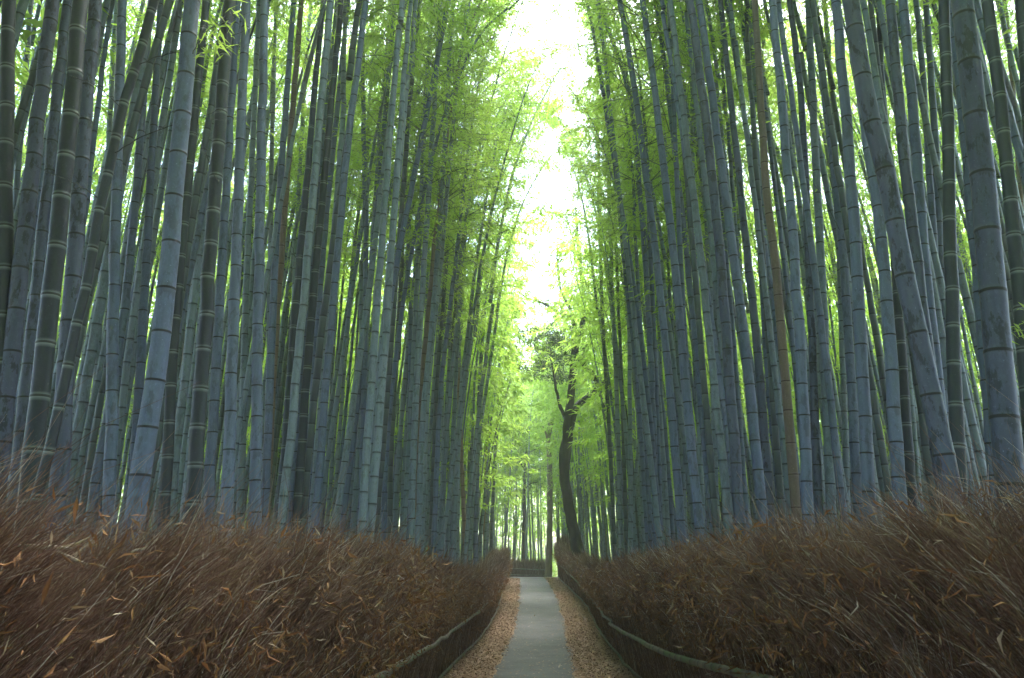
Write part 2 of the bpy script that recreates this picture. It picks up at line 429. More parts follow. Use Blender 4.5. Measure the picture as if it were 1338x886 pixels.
M_TWIGW = culm_mat('bamboo_twig', (.09, .12, .06), (.13, .16, .08), (.06, .08, .05), (.03, .03, .02), (.2, .25, .2), .2)
def crown_mesh(name, seed, Hc=7., nl=2600, ll=.11, lw=.017, reach=1.35, arch=1.6, stem=True):
    """stem top, branches and leaves of a bamboo, local +z along the culm, arching towards local +x."""
    r = np.random.default_rng(seed); acc = Acc()
    t = np.linspace(0, 1, 26); ax = np.stack([arch * t**3, .12 * np.sin(t * 4 + seed), Hc * (t - .10 * t**3)], 1)
    
    if stem: v, q, c, _e, _t = culm_geo(ax, .039, .004, .27, 8, .4, False); acc.add(v, q, None, c, 0)
    nn = int(Hc / .3); az0 = r.uniform(0, 6.28)
    BR, SP = [], []
    for k in range(1, nn):
        f = k / nn; p = np.array([np.interp(f, t, ax[:, c]) for c in range(3)])
        for b in (0, 1):
            az = az0 + k * math.pi + (b - .5) * .7 + r.normal(0, .35)
            L = reach * (.55 + .6 * math.sin(min(1, f * 1.15 + .12) * math.pi) ) * r.uniform(.7, 1.2) * (1 - .45 * f)
            if f < .18 and r.random() < .45: continue
            el = r.uniform(.55, .95)
            d0 = np.array([math.cos(az) * math.cos(el), math.sin(az) * math.cos(el), math.sin(el)])
            d1 = np.array([math.cos(az), math.sin(az), -.35 + r.normal(0, .2)])
            BR.append((p, d0, d1, L))
            for s in np.concatenate([r.uniform(.3, 1, 5), [1.]]):
                c = p + L * (d0 * s + (d1 - d0) * s * s / 2)
                side = np.array([-math.sin(az), math.cos(az), 0]) * r.normal(0, .22)
                SP.append((c + side * L * .5 + r.normal(0, .05, 3), unit(np.array([math.cos(az), math.sin(az), -.25]) + side + r.normal(0, .25, 3)), c))
    P = np.array([b[0] for b in BR]); D0 = np.array([b[1] for b in BR]); D1 = np.array([b[2] for b in BR]); LL = np.array([b[3] for b in BR])
    v, q, c = twigs(P, D0, D1, LL, np.full(len(P), .0075), np.full(len(P), .4), 4); acc.add(v, q, None, c, 2)
    C = np.array([s[0] for s in SP]); SD = np.array([s[1] for s in SP]); C0 = np.array([s[2] for s in SP])
    v, q, c = twigs(C0, unit(C - C0 + 1e-4), unit(C - C0 + SD * .2), np.linalg.norm(C - C0, axis=1) + .05, np.full(len(C), .003), np.full(len(C), .4), 1); acc.add(v, q, None, c, 2)
    k = r.integers(0, len(C), nl)
    base = C[k] + r.normal(0, .075, (nl, 3)) * np.array([1, 1, .6])
    d = unit(SD[k] + r.normal(0, .55, (nl, 3)) * np.array([1, 1, .6]) - np.array([0, 0, .3]))
    spr = r.random(len(C))
    rn = np.clip(.6 * spr[k] + .4 * r.random(nl), 0, 1)
    v, tr, c = leaves(base, d, ll * r.uniform(.65, 1.25, nl), lw * r.uniform(.8, 1.25, nl), rn, .12)
    acc.add(v, None, tr, c, 1)
    return acc.mesh(name, [M_GREY, M_LEAF, M_TWIGW])
CROWN_NEAR = [crown_mesh('crown_fine', 20 + k, 7, 3400, .105, .0155) for k in range(3)]
SIDE_LEAF = [crown_mesh('side_foliage', 60 + k, 6.5, 1600, .115, .018, 1.25, .2, False) for k in range(3)]
CROWN_FAR = [crown_mesh('crown_full', 40 + k, 7.5, 4000, .12, .0215, 1.6, 1.2 + .4 * k) for k in range(4)]

CULM_SITES = []
def bamboo(pts, D, kind, label, group=None, zc=7., crown=None, cs=1., rnd=None, near=True, sides=None, side_from=None):
    """pts: world points along the culm, the first on the ground; grows on to height zc, then the crown."""
    base = Vector(pts[0]); rnd = R.random() if rnd is None else rnd
    P = [np.array(p) - np.array(base) for p in pts]
    z0 = base.z
    t = unit(P[-1] - P[-2])
    if P[-1][2] < zc - .5:                       # carry on along the last direction, straightening a little
        t2 = unit(t * np.array([.85, .85, 1]))
        rem = (zc - P[-1][2]) / max(t2[2], .35); P.append(P[-1] + t2 * rem)
    sides = sides or (18 if near else 9)
    sp = R.uniform(.29, .35) * (D / .11) ** .35
    v, q, c, end, tan = culm_geo(P, D / 2, .039 * cs, sp, sides, rnd, near)
    th = empty('bamboo', base); tag(th, label, 'bamboo', group)
    obj('culm', mesh_np('culm', v, q, None, [KM[kind]], c, True), th)
    cm = crown or R.choice(CROWN_NEAR)
    o = obj('crown', cm, th, Vector(end))
    z = Vector(tan); toward = Vector((center(base.y) - base.x, R.uniform(-1.2, 1.2), 0)).normalized()
    x = (toward - z * toward.dot(z)).normalized(); x.rotate(Matrix.Rotation(R.uniform(-.7, .7), 3, z)); y = z.cross(x)
    o.rotation_euler = Matrix((x, y, z)).transposed().to_euler(); o.scale = (cs * 1.0,) * 3
    o.material_slots[0].link = 'OBJECT'; o.material_slots[0].material = KM[kind]
    if side_from is not None:
        zz = side_from; W = [np.array(p) for p in P]; zs = [p[2] for p in W]
        if zs[-1] > zz + 2.5:
            a = np.array([np.interp(zz, zs, [p[k] for p in W]) for k in range(3)]); b = np.array([np.interp(min(zz + 6, zs[-1]), zs, [p[k] for p in W]) for k in range(3)])
            so = obj('side_foliage', R.choice(SIDE_LEAF), th, Vector(a)); zv = Vector(b - a).normalized()
            so.rotation_euler = (Matrix.Rotation(0, 3, 'Z') @ zv.to_track_quat('Z', 'Y').to_matrix() @ Matrix.Rotation(R.uniform(0, 6.28), 3, 'Z')).to_euler(); k_ = 1.3 if base.x > center(base.y) else 1.1; so.scale = (k_, k_, 1)
    CULM_SITES.append((base.x, base.y))
    return th

# Culms read off the photograph: (points from top to bottom, width in px, kind, label)
# Each gets its own distance from its width (about 9 to 14 cm thick), stands on the ground there and leans as seen.
L_ = [
 ([(12,0),(6,380),(-4,640)],23,'dark','thick near-black bamboo culm cut by the left border of the photo'),
 ([(69,0),(24,380),(-2,620)],23,'mottled','thick blue-grey bamboo culm leaning right, second from the left border'),
 ([(41,0),(26,190),(12,420)],10,'blue','slim speckled bamboo between the two leftmost thick culms'),
 ([(88,0),(48,380),(20,650)],17,'mottled','medium speckled blue-grey bamboo just left of the black pale-ringed culm'),
 ([(107,0),(68,380),(38,640)],25,'dark','thick black bamboo with pale rings, left of the crossing leaning culm'),
 ([(125,0),(94,380),(76,640)],23,'mottled','thick dark slate bamboo crossed low down by the strongly leaning culm'),
 ([(203,0),(160,141),(110,380),(72,560),(46,660)],13,'dark','strongly leaning dark bamboo crossing in front of its neighbours, with thin bare twigs'),
 ([(160,0),(149,380),(143,655)],16,'blue','upright blue bamboo right of the strongly leaning culm'),
 ([(195,30),(165,380),(122,650)],13,'blue','blue bamboo slanting behind the upright blue culm near the leaning one'),
 ([(151,20),(136,300),(118,640)],9,'grey','thin grey bamboo behind the crossing of the strongly leaning culm'),
 ([(210,0),(189,380),(174,640)],13,'blue','slender straight blue bamboo left of the thick leaning slate pair'),
 ([(252,0),(217,380),(183,630)],26,'blue','thick slate bamboo with a green leaf sprig at its head'),
 ([(270,0),(232,380),(216,650)],15,'dark','dark bamboo close behind the thick slate culm with the leaf sprig'),
 ([(300,0),(271,380),(250,665)],20,'dark','thick dark bamboo with faint pale rings, right of the leaf sprig'),
 ([(308,40),(288,380),(272,665)],14,'blue','blue bamboo hugging the right side of the thick faint-ringed dark culm'),
 ([(322,0),(307,380),(296,670)],16,'blue','straight blue bamboo with dark rings, next but one left of the tan culm'),
 ([(338,20),(322,380),(314,670)],10,'grey','thin grey bamboo between two straight blue culms near the tan culm'),
 ([(346,0),(338,380),(333,675)],15,'blue','brightest straight blue bamboo, just left of the tan dead culm'),
 ([(361,0),(355,200),(352,420),(348,660)],8,'grey','thin grey bamboo showing behind the upper tan dead culm'),
 ([(394,0),(364,380),(346,690)],10,'tan','tan dead bamboo with brown rings in the left stand'),
 ([(384,0),(362,300),(352,520)],11,'blue','blue-grey bamboo right behind the tan dead culm of the left stand'),
 ([(422,0),(388,380),(365,700)],12,'dark','dark green bamboo, first right of the tan dead culm'),
 ([(406,0),(393,200),(380,480)],7,'grey','thin pale bamboo seen between the tan dead culm and the dark green one'),
 ([(446,0),(410,380),(386,700)],12,'dark','dark green bamboo with bright white rings, second dark culm right of the tan one'),
 ([(452,30),(418,380),(400,690)],9,'blue','blue bamboo tucked behind the white-ringed dark green culm'),
 ([(438,20),(404,380),(378,700)],8,'blue','slim blue bamboo between the two dark green culms right of the tan one'),
 ([(478,0),(452,215),(437,380),(411,690)],11,'blue','frosted blue bamboo leaning right beyond the white-ringed dark culm'),
 ([(474,80),(476,215),(478,380),(471,700)],8,'blue','thin almost plumb blue bamboo with close dark rings'),
 ([(528,0),(502,215),(482,380),(451,600),(436,700)],9,'grey','grey bamboo with leafy head rising right of the plumb thin culm'),
 ([(511,60),(490,300),(470,500),(446,700)],8,'blue','slim bluish bamboo behind the grey leafy-headed culm of the left stand'),
 ([(586,0),(566,107),(540,236),(512,380),(495,510),(476,710)],9,'blue','frosted bamboo sweeping right beside the arching culm'),
 ([(664,10),(626,47),(592,120),(562,215),(529,380),(506,575),(501,728)],8,'blue','bright blue bamboo arching far out towards the path at its top'),
 ([(533,0),(530,215),(523,380),(512,560),(509,720)],7,'dark','dark green white-ringed bamboo beside the foot of the arching culm'),
 ([(588,64),(577,257),(568,380),(552,560),(545,730)],8,'grey','grey bamboo rising between the arching culm and its right-hand neighbours'),
 ([(560,260),(552,380),(543,520),(536,735)],9,'grey','stout grey bamboo in the middle of the left stand'),
 ([(580,300),(570,400),(558,520),(549,737)],9,'grey','stout grey-green bamboo right beside the stout grey one'),
 ([(598,128),(579,400),(570,520),(562,738)],6,'dark','slim dark bamboo with tight white rings in the middle of the left stand'),
 ([(600,300),(586,420),(575,520),(566,737)],7,'blue','bluish bamboo right of the tight white-ringed slim culm'),
 ([(606,250),(595,400),(584,520),(577,737)],5.5,'dark','thin blackish bamboo with white rings further along the left stand'),
 ([(669,176),(647,257),(626,360),(604,520),(582,680)],6.5,'grey','lone grey bamboo leaning out towards the sky gap'),
 ([(618,380),(606,480),(600,560),(591,738)],8,'grey','stout grey bamboo just left of the russet dead culm'),
 ([(596,420),(602,572),(605,650),(609,738)],6,'tan','russet dead bamboo near the far end of the left stand'),
 ([(640,300),(632,420),(626,520),(621,738)],6.5,'blue','pale bluish bamboo right of the russet dead culm'),
 ([(640,470),(635,600),(632,735)],3.5,'tan','very thin tan dead bamboo beyond the russet one'),
 ([(660,420),(651,520),(640,734)],4.5,'dark','dark slim bamboo near the end of the left stand'),
]
R_ = [
 ([(782,13),(797,137),(819,378),(831,480),(846,698)],6.8,'blue','pale blue bamboo curving gently, first culm right of the sky gap'),
 ([(789,21),(823,129),(840,300),(851,480),(857,700)],9,'blue','blue bamboo with a leafy bent head right of the sky gap'),
 ([(810,0),(831,129),(862,378),(876,520),(891,700)],11.5,'blue','sturdy blue bamboo crossing the bright leaves, first thick one right of the gap'),
 ([(840,0),(859,150),(885,378),(897,520),(914,690)],12.5,'blue','sturdy blue bamboo, second thick one right of the gap'),
 ([(857,0),(874,129),(902,378),(916,530),(931,690)],9,'blue','slimmer blue bamboo between the second and third thick ones right of the gap'),
 ([(870,0),(877,170),(890,420),(893,690)],6,'grey','thin grey bamboo behind the second thick blue culm'),
 ([(904,64),(905,214),(910,378),(917,690)],8,'grey','plumb greenish bamboo between slanting blue ones'),
 ([(901,0),(922,150),(943,360),(955,520),(967,700)],14.5,'mottled','thick slate blue bamboo left of a close parallel partner'),
 ([(913,0),(934,150),(964,378),(978,490),(997,680)],14,'blue','thick slate blue bamboo, right one of a close parallel pair'),
 ([(941,0),(964,214),(981,378),(991,470),(1004,640)],12.5,'mottled','mottled blue bamboo third left of the russet dead culm'),
 ([(967,0),(986,171),(1000,440),(1017,640)],9,'blue','dark blue bamboo second left of the russet dead culm'),
 ([(975,0),(1000,214),(1014,440),(1026,670)],9.5,'grey','dark greenish bamboo touching the left side of the russet dead culm'),
 ([(986,0),(999,214),(1015,360),(1028,520),(1042,675)],13,'tan','russet brown dead bamboo standing in the right stand'),
 ([(885,0),(917,214),(934,378),(941,520),(946,680)],6.5,'dark','slim dark green bamboo behind the thick parallel pair'),
 ([(915,120),(924,300),(930,440),(936,680)],8.5,'grey','greenish bamboo between the slim dark one and the second thick blue culm'),
 ([(1009,0),(1027,200),(1041,380),(1057,675)],15,'blue','blue bamboo with crisp dark rings, first right of the russet dead culm'),
 ([(998,100),(1030,380),(1046,560)],8,'grey','slim bamboo squeezed behind the culm right of the russet one'),
 ([(1032,0),(1047,130),(1058,380),(1070,670)],11,'mottled','speckled bamboo behind and right of the crisp-ringed blue culm'),
 ([(1056,0),(1062,130),(1074,380),(1086,675)],12.5,'grey','upright grey-green bamboo between two blue ones of the right stand'),
 ([(1062,0),(1086,193),(1105,380),(1122,675)],13,'blue','leaning blue bamboo with thin twigs crossing it'),
 ([(1077,0),(1090,171),(1099,400),(1106,650)],8.5,'grey','slim grey bamboo behind the leaning blue one with twigs'),
 ([(1092,0),(1108,190),(1122,380),(1136,675)],16.5,'blue','thick clean blue bamboo left of the big leaning mottled culm'),
 ([(1112,0),(1135,150),(1157,232),(1185,380),(1204,458),(1242,640)],26,'mottled','big leaning bamboo with dark lichen blotches crossing its neighbours'),
 ([(1120,90),(1148,279),(1158,380),(1176,650)],17.5,'blue','bright blue bamboo showing left of the big leaning mottled culm'),
 ([(1148,0),(1152,107),(1163,240),(1188,600)],13,'dark','dark bamboo passing behind the big leaning mottled culm'),
 ([(1163,0),(1182,214),(1203,380),(1228,610)],17.5,'mottled','bright frosted bamboo just right of the big leaning mottled culm'),
 ([(1180,0),(1195,171),(1212,380),(1238,610)],16,'blue','dark blue bamboo right of the bright frosted one'),
 ([(1197,0),(1213,200),(1224,380),(1240,640)],11,'blue','narrow blue bamboo left of the near-black upright culm'),
 ([(1210,0),(1221,171),(1231,380),(1243,640)],12,'blue','blue bamboo half hidden behind the near-black upright culm'),
 ([(1232,0),(1238,150),(1244,380),(1254,640)],18,'dark','near-black upright bamboo left of the thickest culm'),
 ([(1246,40),(1264,214),(1278,380),(1300,640)],15,'blue','blue bamboo along the left side of the thickest culm'),
 ([(1256,0),(1272,129),(1283,214),(1300,400),(1320,620)],36,'mottled','thickest bamboo of all, dark and scaly, near the right border'),
 ([(1290,0),(1311,171),(1332,380),(1350,600)],20,'dark','thick dark bamboo right of the thickest culm'),
 ([(1313,0),(1330,200),(1346,480)],9,'tan','slim brownish dead bamboo at the right border'),
 ([(1334,0),(1347,200),(1360,560)],20,'dark','dark bamboo cut by the right border of the photo'),
 ([(780,86),(786,378),(796,560),(803,708)],5.5,'dark','slim green-black bamboo with white rings right of the crooked tree'),
 ([(792,120),(800,378),(806,520),(811,705)],6.3,'grey','grey bamboo right of the white-ringed slim culm by the crooked tree'),
 ([(800,200),(808,400),(813,520),(818,700)],5.2,'dark','dark green bamboo, third right of the crooked tree'),
 ([(819,107),(822,378),(824,690)],6,'grey','straight grey bamboo left of the first pale blue curving culm'),
 ([(872,300),(848,480),(836,570),(823,695)],5.2,'grey','thin bamboo slanting right against all its neighbours'),
 ([(852,240),(863,480),(866,690)],5.6,'grey','thin greenish bamboo behind the leafy bent-headed culm'),
 ([(870,200),(887,480),(894,690)],7,'grey','grey bamboo behind the first and second thick blue culms'),
]
def clear_depth(px, Y):
    """nearest depth at which this foot lies behind the brush of its fence."""
    while Y < 60:
        p = at(px[0], px[1], Y)
        side = p.x - center(Y)
        if abs(side) > (faceR(Y) - faceL(Y)) / 2 + .55: return Y
        Y += .25
    return Y
BLACKTWIG = []
for table in (L_, R_):
    for pts, w, kind, label in table:
        D = .125 if w > 18 else (.115 if w > 11 else .102)
        if w > 30: D = .15
        bx = pts[-1]
        if label.startswith('strongly leaning'): D = .062
        if 'crossing its neighbours' in label: D = .105
        Y = max(D * F / w * .97, 2.2)
        Y = clear_depth(bx, Y)
        D = w * Y / F / .97
        P = [at(x, y, Y) for x, y in reversed(pts)]
        foot = P[0]; dirn = (P[0] - P[1]) / (P[0].z - P[1].z)
        foot = P[0] - dirn * (P[0].z - zg(Y) + .03)
        P = [foot] + [p for p in P if p.z > zg(Y) + .7]
        zc = max(P[-1].z - zg(Y) + .6, R.uniform(7.5, 9.) if Y > 13 else R.uniform(9., 11.)) 
        arch_ = label.startswith(('bright blue bamboo arching', 'lone grey'))
        if arch_: zc = P[-1].z - zg(Y) - .2
        bamboo(P, D, kind, label, 'bamboo culms of the %s stand' % ('left' if table is L_ else 'right'), zc, R.choice(CROWN_NEAR), .5 if arch_ else min(R.uniform(.85, 1.1), D / .078), near=w > 7, sides=22 if w > 14 else 14,
               side_from=R.uniform(5.2, 6.6) if (Y > 8.5 and 520 < pts[0][0] < 875) else None)
N_HAND = len(CULM_SITES)

# the stands behind: scattered one by one, thinner with distance
cand = []
def too_close(x, y, dmin):
    for a, b in CULM_SITES + [(c[0], c[1]) for c in cand]:
        if (a - x) ** 2 + (b - y) ** 2 < dmin * dmin: return True
    return False
for (ya, yb, xa, xb, want) in ((33, 47, 2.7, 6.5, 34), (29, 37.5, -3.6, -1.75, 16), (44, 54, -5.5, -1.2, 14)):
    k = 0
    for _ in range(600):
        x, y = R.uniform(xa, xb), R.uniform(ya, yb)
        if too_close(x, y, .38): continue
        cand.append((x, y)); k += 1
        if k >= want: break
LEANERS = set()
for _ in range(400):                                    # a few slim culms close to the path that lean out over it
    y = R.uniform(17, 33); x = float(center(y)) - R.uniform(1.9, 2.5)
    if too_close(x, y, .6): continue
    cand.append((x, y)); LEANERS.add((x, y))
    if len(LEANERS) >= 11: break
for _ in range(200):
    y = R.uniform(33, 41); x = float(center(min(y, 40))) + R.uniform(1.9, 2.6)
    if too_close(x, y, .5): continue
    cand.append((x, y)); LEANERS.add((x, y))
    if len(LEANERS) >= 18: break
tries = 0
while tries < 26000 and len(cand) < 1250:
    tries += 1
    y = R.uniform(2, 56) if R.random() < .85 else R.uniform(36, 75)
    lat = 1.95 + 15 * R.random() ** 1.5
    sgn = R.choice((-1, 1))
    x = float(center(min(y, 40))) + sgn * lat
    if y > 44: x = R.uniform(-16, 20)
    if math.hypot(x, y) < 8.5 : continue
    if 35 < y < 45 and (-8 < x < 1.9): continue
    if y > 45 and abs(x - 2.0) < 1.2 and R.random() < .75: continue
    if too_close(x, y, .25 + .004 * y): continue
    u = x / (y * CT)
    if 664 < 669 + F * u < (806 if y > 14 else 778) and y < 32.5: continue
    if abs(u) > .86: continue
    cand.append((x, y))
# how large each shows: nearer first
cand.sort(key=lambda c: math.hypot(*c))
N_SINGLE = 300 - N_HAND
single, mass = cand[:N_SINGLE], cand[N_SINGLE:]
def fill_label(x, y, kind):
    side = 'left' if x < center(min(y, 40)) else 'right'
    px = 669 + F * x / (y * CT + .3)
    where = ('behind the thick culms towards the %s border' % side) if abs(px - 690) > 330 else \
            ('in the dense middle of the %s stand' % side) if abs(px - 690) > 120 else \
            ('near the far end of the %s stand' % side)
    if kind == 'tan': k = 'slim tan dead bamboo'
    elif kind == 'dark': k = 'slim dark green bamboo with pale rings'
    else: k = 'slim blue-grey bamboo with leafy top'
    return k + ' ' + where, ('%s culms %s' % ({'tan': 'dead', 'dark': 'dark'}.get(kind, 'grey'), where))
for x, y in single:
    kind = R.choices(['grey', 'blue', 'dark', 'tan'], [56, 27, 14, 3])[0]
    D = R.uniform(.075, .118); side = 1 if x < center(min(y, 40)) else -1
    lx = side * R.uniform(-.01, .05) + R.gauss(0, .014); ly = R.gauss(0, .03)
    if (x, y) in LEANERS: lx = side * R.uniform(.05, .10); D = min(D, .09); kind = 'grey'
    zc = R.uniform(6, 8) if (y > 28.5 and -5.6 < x < 6.6) else R.uniform(8, 10) if y < 13 else (R.uniform(6.2, 8.5) if y < 21 else (R.uniform(4.8, 7) if y < 30 else R.uniform(3.6, 6.)))
    z = zg(y) - .03
    P = [(x, y, z), (x + lx * zc * .4 + R.gauss(0, .05), y + ly * zc * .5, z + zc * .5), (x + lx * zc * 1.05, y + ly * zc, z + zc)]
    lab, grp = fill_label(x, y, kind)
    close_ = y > 13 and -3.4 < x - center(min(y, 40)) < 0; right_ = 0 < x - center(min(y, 40)) < 4.5 and y < 34
    bamboo(P, D, kind, lab, grp, zc, R.choice(CROWN_FAR[2:] if close_ else (CROWN_FAR[:1] if right_ else CROWN_FAR)), min(R.uniform(.85, 1.2) * (1.15 if y > 18 else 1) * (.8 if right_ else 1), D / .07), near=False, sides=9)

# the far stand and the unseen shading grove beside and behind the camera, which nobody could count: one object
def stand(name, sites, nl, ll, lw, sides=6, zc0=(4.5, 8), close=1.2):
    acc = Acc()
    for x, y in sites:
        kind = R.choices([0, 1, 2], [60, 30, 10])[0]
        D = R.uniform(.075, .115); side = 1 if x < center(min(y, 40)) else -1
        lx = side * R.uniform(-.02, .08) + R.gauss(0, .02); zc = R.uniform(*zc0); z = zg(y) - .03
        H = zc + R.uniform(6, 8)
        P = [(x, y, z), (x + lx * zc * .5, y, z + zc * .5), (x + lx * zc, y, z + zc)]
        v, q, c, end, tan = culm_geo(P, D / 2, D / 3.2, R.uniform(.28, .34), sides, R.random(), False)
        acc.add(v, q, None, c, kind)
        tt = np.linspace(0, 1, 6)[:, None]
        reach = close if abs(x - center(y)) < 4.5 else 1.2
        top = np.array([end[0] + lx * (H - zc) + side * reach, y, z + H])
        ax = end + (top - end) * tt + np.array([side * .8, 0, 0]) * (tt**3 - tt)
        v, q, tr = tube(ax, D / 3.2 * (1 - tt[:, 0] * .9), 5); acc.add(v, q, tr, (0, 0, .4), kind)
        # sprays of leaves round the top
        ns = max(nl // 14, 10)
        f = rng.random(ns) ** .8; c0 = np.stack([np.interp(f, tt[:, 0], ax[:, k]) for k in range(3)], 1)
        az = rng.uniform(0, 6.28, ns); rr = rng.uniform(.15, 1.5, ns) * (1.1 - .5 * f)
        sd = np.stack([np.cos(az), np.sin(az), np.full(ns, -.2)], 1)
        c0 = c0 + sd * rr[:, None] + np.array([0, 0, .35]) * rr[:, None]
        k = rng.integers(0, ns, nl)
        b = c0[k] + rng.normal(0, .12, (nl, 3)) * np.array([1, 1, .5])
        d = unit(sd[k] + rng.normal(0, .6, (nl, 3)) - np.array([0, 0, .2]))
        v, tr, c = leaves(b, d, ll * rng.uniform(.7, 1.3, nl), lw * rng.uniform(.8, 1.2, nl), np.clip(rng.random(ns)[k] * .6 + .4 * rng.random(nl), 0, 1), .12)
        acc.add(v, None, tr, c, 3)
    o = obj(name, acc.mesh(name, [M_GREY, M_BLUE, M_DARK, M_LEAF]))
    return tag(o, kind='stuff')
for _ in range(900):
    x, y = R.uniform(-34, 40), R.uniform(52, 112)
    if abs(x / (y * CT)) < .86 and not any((a - x) ** 2 + (b - y) ** 2 < 1.2 for a, b in mass): mass.append((x, y))
    if len(mass) > 1300: break
for _ in range(5000):
    x, y = R.uniform(-40, 44), R.uniform(3, 62)
    if abs(x - float(center(min(y, 40)))) < 13.5 or abs(x / (y * CT)) > 1.5 or any((a - x) ** 2 + (b - y) ** 2 < 1.1 for a, b in mass): continue
    mass.append((x, y))
    if len(mass) > 2300: break
print('cand', len(cand), 'single', len(single), 'mass', len(mass))
o = stand('far_bamboo_grove', mass, 600, .27, .062, 5, (2.2, 7))
o['label'] = 'far mass of thin pale bamboo closing the grove beyond the path bend'
thick_ = []; taken = {}
for a, b in CULM_SITES + mass: taken.setdefault((int(a // 1), int(b // 1)), []).append((a, b))
for _ in range(30000):
    y = R.uniform(5, 46); lat = R.uniform(3.2, 19); x = float(center(min(y, 40))) + R.choice((-1, 1)) * lat
    if abs(x / (y * CT)) > .9 or math.hypot(x, y) < 9: continue
    c_ = (int(x // 1), int(y // 1)); near_ = [q_ for i_ in (-1, 0, 1) for j_ in (-1, 0, 1) for q_ in taken.get((c_[0] + i_, c_[1] + j_), [])]
    if any((a - x) ** 2 + (b - y) ** 2 < .19 for a, b in near_): continue
    taken.setdefault(c_, []).append((x, y)); thick_.append((x, y))
    if len(thick_) >= 900: break
o = stand('inner_bamboo_thicket', thick_, 110, .2, .045, 7, (7, 9)); o['label'] = 'thicket of slim bamboo filling the depth between the nearer culms'
bend = []
for _ in range(4000):
    x, y = R.uniform(-7, 11), R.uniform(43, 60)
    if not -.06 < x / (y * CT) - .025 < .09 or any((a - x) ** 2 + (b - y) ** 2 < .8 for a, b in bend): continue
    bend.append((x, y))
    if len(bend) >= 46: break
o = stand('bamboo_grove_at_bend', bend, 2300, .17, .034, 7, (5.5, 8.5)); o['label'] = 'pale leafy bamboo grove standing across the view at the path bend'
acc = Acc(); ns = 900
Xu = rng.uniform(-30, 34, ns); Yu = rng.uniform(50, 100, ns); Zu = zgv(Yu) + .2 + 5.5 * rng.random(ns) ** 1.2
k = rng.integers(0, ns, 60000); b = np.stack([Xu, Yu, Zu], 1)[k] + rng.normal(0, 1, (60000, 3)) * np.array([.55, .55, .28])
v, tr, c = leaves(b, rng.normal(0, 1, (60000, 3)) * np.array([1, 1, .5]), rng.uniform(.2, .36, 60000), rng.uniform(.05, .08, 60000), np.clip(rng.random(ns)[k] * .6 + .4 * rng.random(60000), 0, 1), .12)
acc.add(v, None, tr, c)
Xu = rng.uniform(-7, 12, 320); Yu = rng.uniform(57, 72, 320); Zu = zgv(Yu) + .2 + 8 * rng.random(320) ** 1.5
k = rng.integers(0, 320, 70000); b = np.stack([Xu, Yu, Zu], 1)[k] + rng.normal(0, 1, (70000, 3)) * np.array([.6, .6, .3])
v, tr, c = leaves(b, rng.normal(0, 1, (70000, 3)) * np.array([1, 1, .5]), rng.uniform(.16, .3, 70000), rng.uniform(.04, .065, 70000), np.clip(rng.random(320)[k] * .6 + .4 * rng.random(70000), 0, 1), .12)
acc.add(v, None, tr, c)
N = 150000; ns = 1500
Yu = rng.uniform(2, 66, ns); Xu = (np.interp(np.minimum(Yu, 40), ys, center(ys)) + np.where(rng.random(ns) < .5, -1, 1) * rng.uniform(15, 46, ns)); Zu = zgv(Yu) + .2 + 5.2 * rng.random(ns)
k = rng.integers(0, ns, N); b = np.stack([Xu, Yu, Zu], 1)[k] + rng.normal(0, 1, (N, 3)) * np.array([.8, .8, .4])
v, tr, c = leaves(b, rng.normal(0, 1, (N, 3)) * np.array([1, 1, .5]), rng.uniform(.16, .32, N), rng.uniform(.04, .07, N), np.clip(rng.random(ns)[k] * .6 + .4 * rng.random(N), 0, 1), .12)
acc.add(v, None, tr, c)
o = obj('far_undergrowth', acc.mesh('far_undergrowth', [M_LEAF])); tag(o, 'green undergrowth filling the grove beyond the path bend and deep at the sides', None, None, 'stuff')
around = []
for _ in range(4000):
    x, y = R.uniform(-20, 20), R.uniform(-26, 8)
    if abs(x - .34) < 2.2 or any((a - x) ** 2 + (b - y) ** 2 < .65 for a, b in around): continue
    if y > .5 and abs(x) / max(y, .1) < .80: continue
    around.append((x, y))
    if len(around) >= 460: break
o = stand('unseen_shade_grove', around, 1500, .30, .08, 6, (6, 8.5), 3.2)  # dense crowns drawn across the path to block sky light near the camera
o['label'] = 'unseen bamboo grove beside and behind the viewpoint, thickened to shade the foreground'

# thin bare twigs and leaf sprigs on a few near culms
def sprig(parent_label, pts, Y0, Y1, leaf=0, r=.004):
    th = next(o for o in COL.objects if o.get('label') == parent_label)
    inv = Vector(th.location)
    n = len(pts)
    P = [np.array(at(x, y, Y0 + (Y1 - Y0) * k / (n - 1)) - inv) for k, (x, y) in enumerate(pts)]
    C = spline(P, 26); C[1:-1] += rng.normal(0, .004, C[1:-1].shape)
    acc = Acc(); v, q, t = tube(C, np.linspace(r, r * .35, 26), 6); acc.add(v, q, t, (.6, 0, .3), 0)
    for k in range(4, 25, 5):
        d = unit(C[min(k + 1, 25)] - C[k]) + rng.normal(0, .6, 3); m = 4
        S = C[k] + unit(d) * np.linspace(0, R.uniform(.12, .3), m)[:, None] + np.array([0, 0, .03]) * np.linspace(0, 1, m)[:, None]**2
        v, q, t = tube(S, np.linspace(r * .5, r * .25, m), 5); acc.add(v, q, t, (.6, 0, .3), 0)
    if leaf:
        k = rng.integers(14, 26, leaf)
        b = C[k] + rng.normal(0, .05, (leaf, 3)); d = unit(rng.normal(0, .7, (leaf, 3)) + np.array([.2, 0, -.6]))
        v, t, c = leaves(b, d, rng.uniform(.08, .15, leaf), rng.uniform(.014, .022, leaf), rng.uniform(.4, 1, leaf), .12)
        acc.add(v, None, t, c, 1)
    obj('side_twig', acc.mesh('side_twig', [M_DARK, M_LEAF]), th)
Llab = [t[3] for t in L_]; Rlab = [t[3] for t in R_]
def depth_of(lab): return next(o for o in COL.objects if o.get('label') == lab).location.y
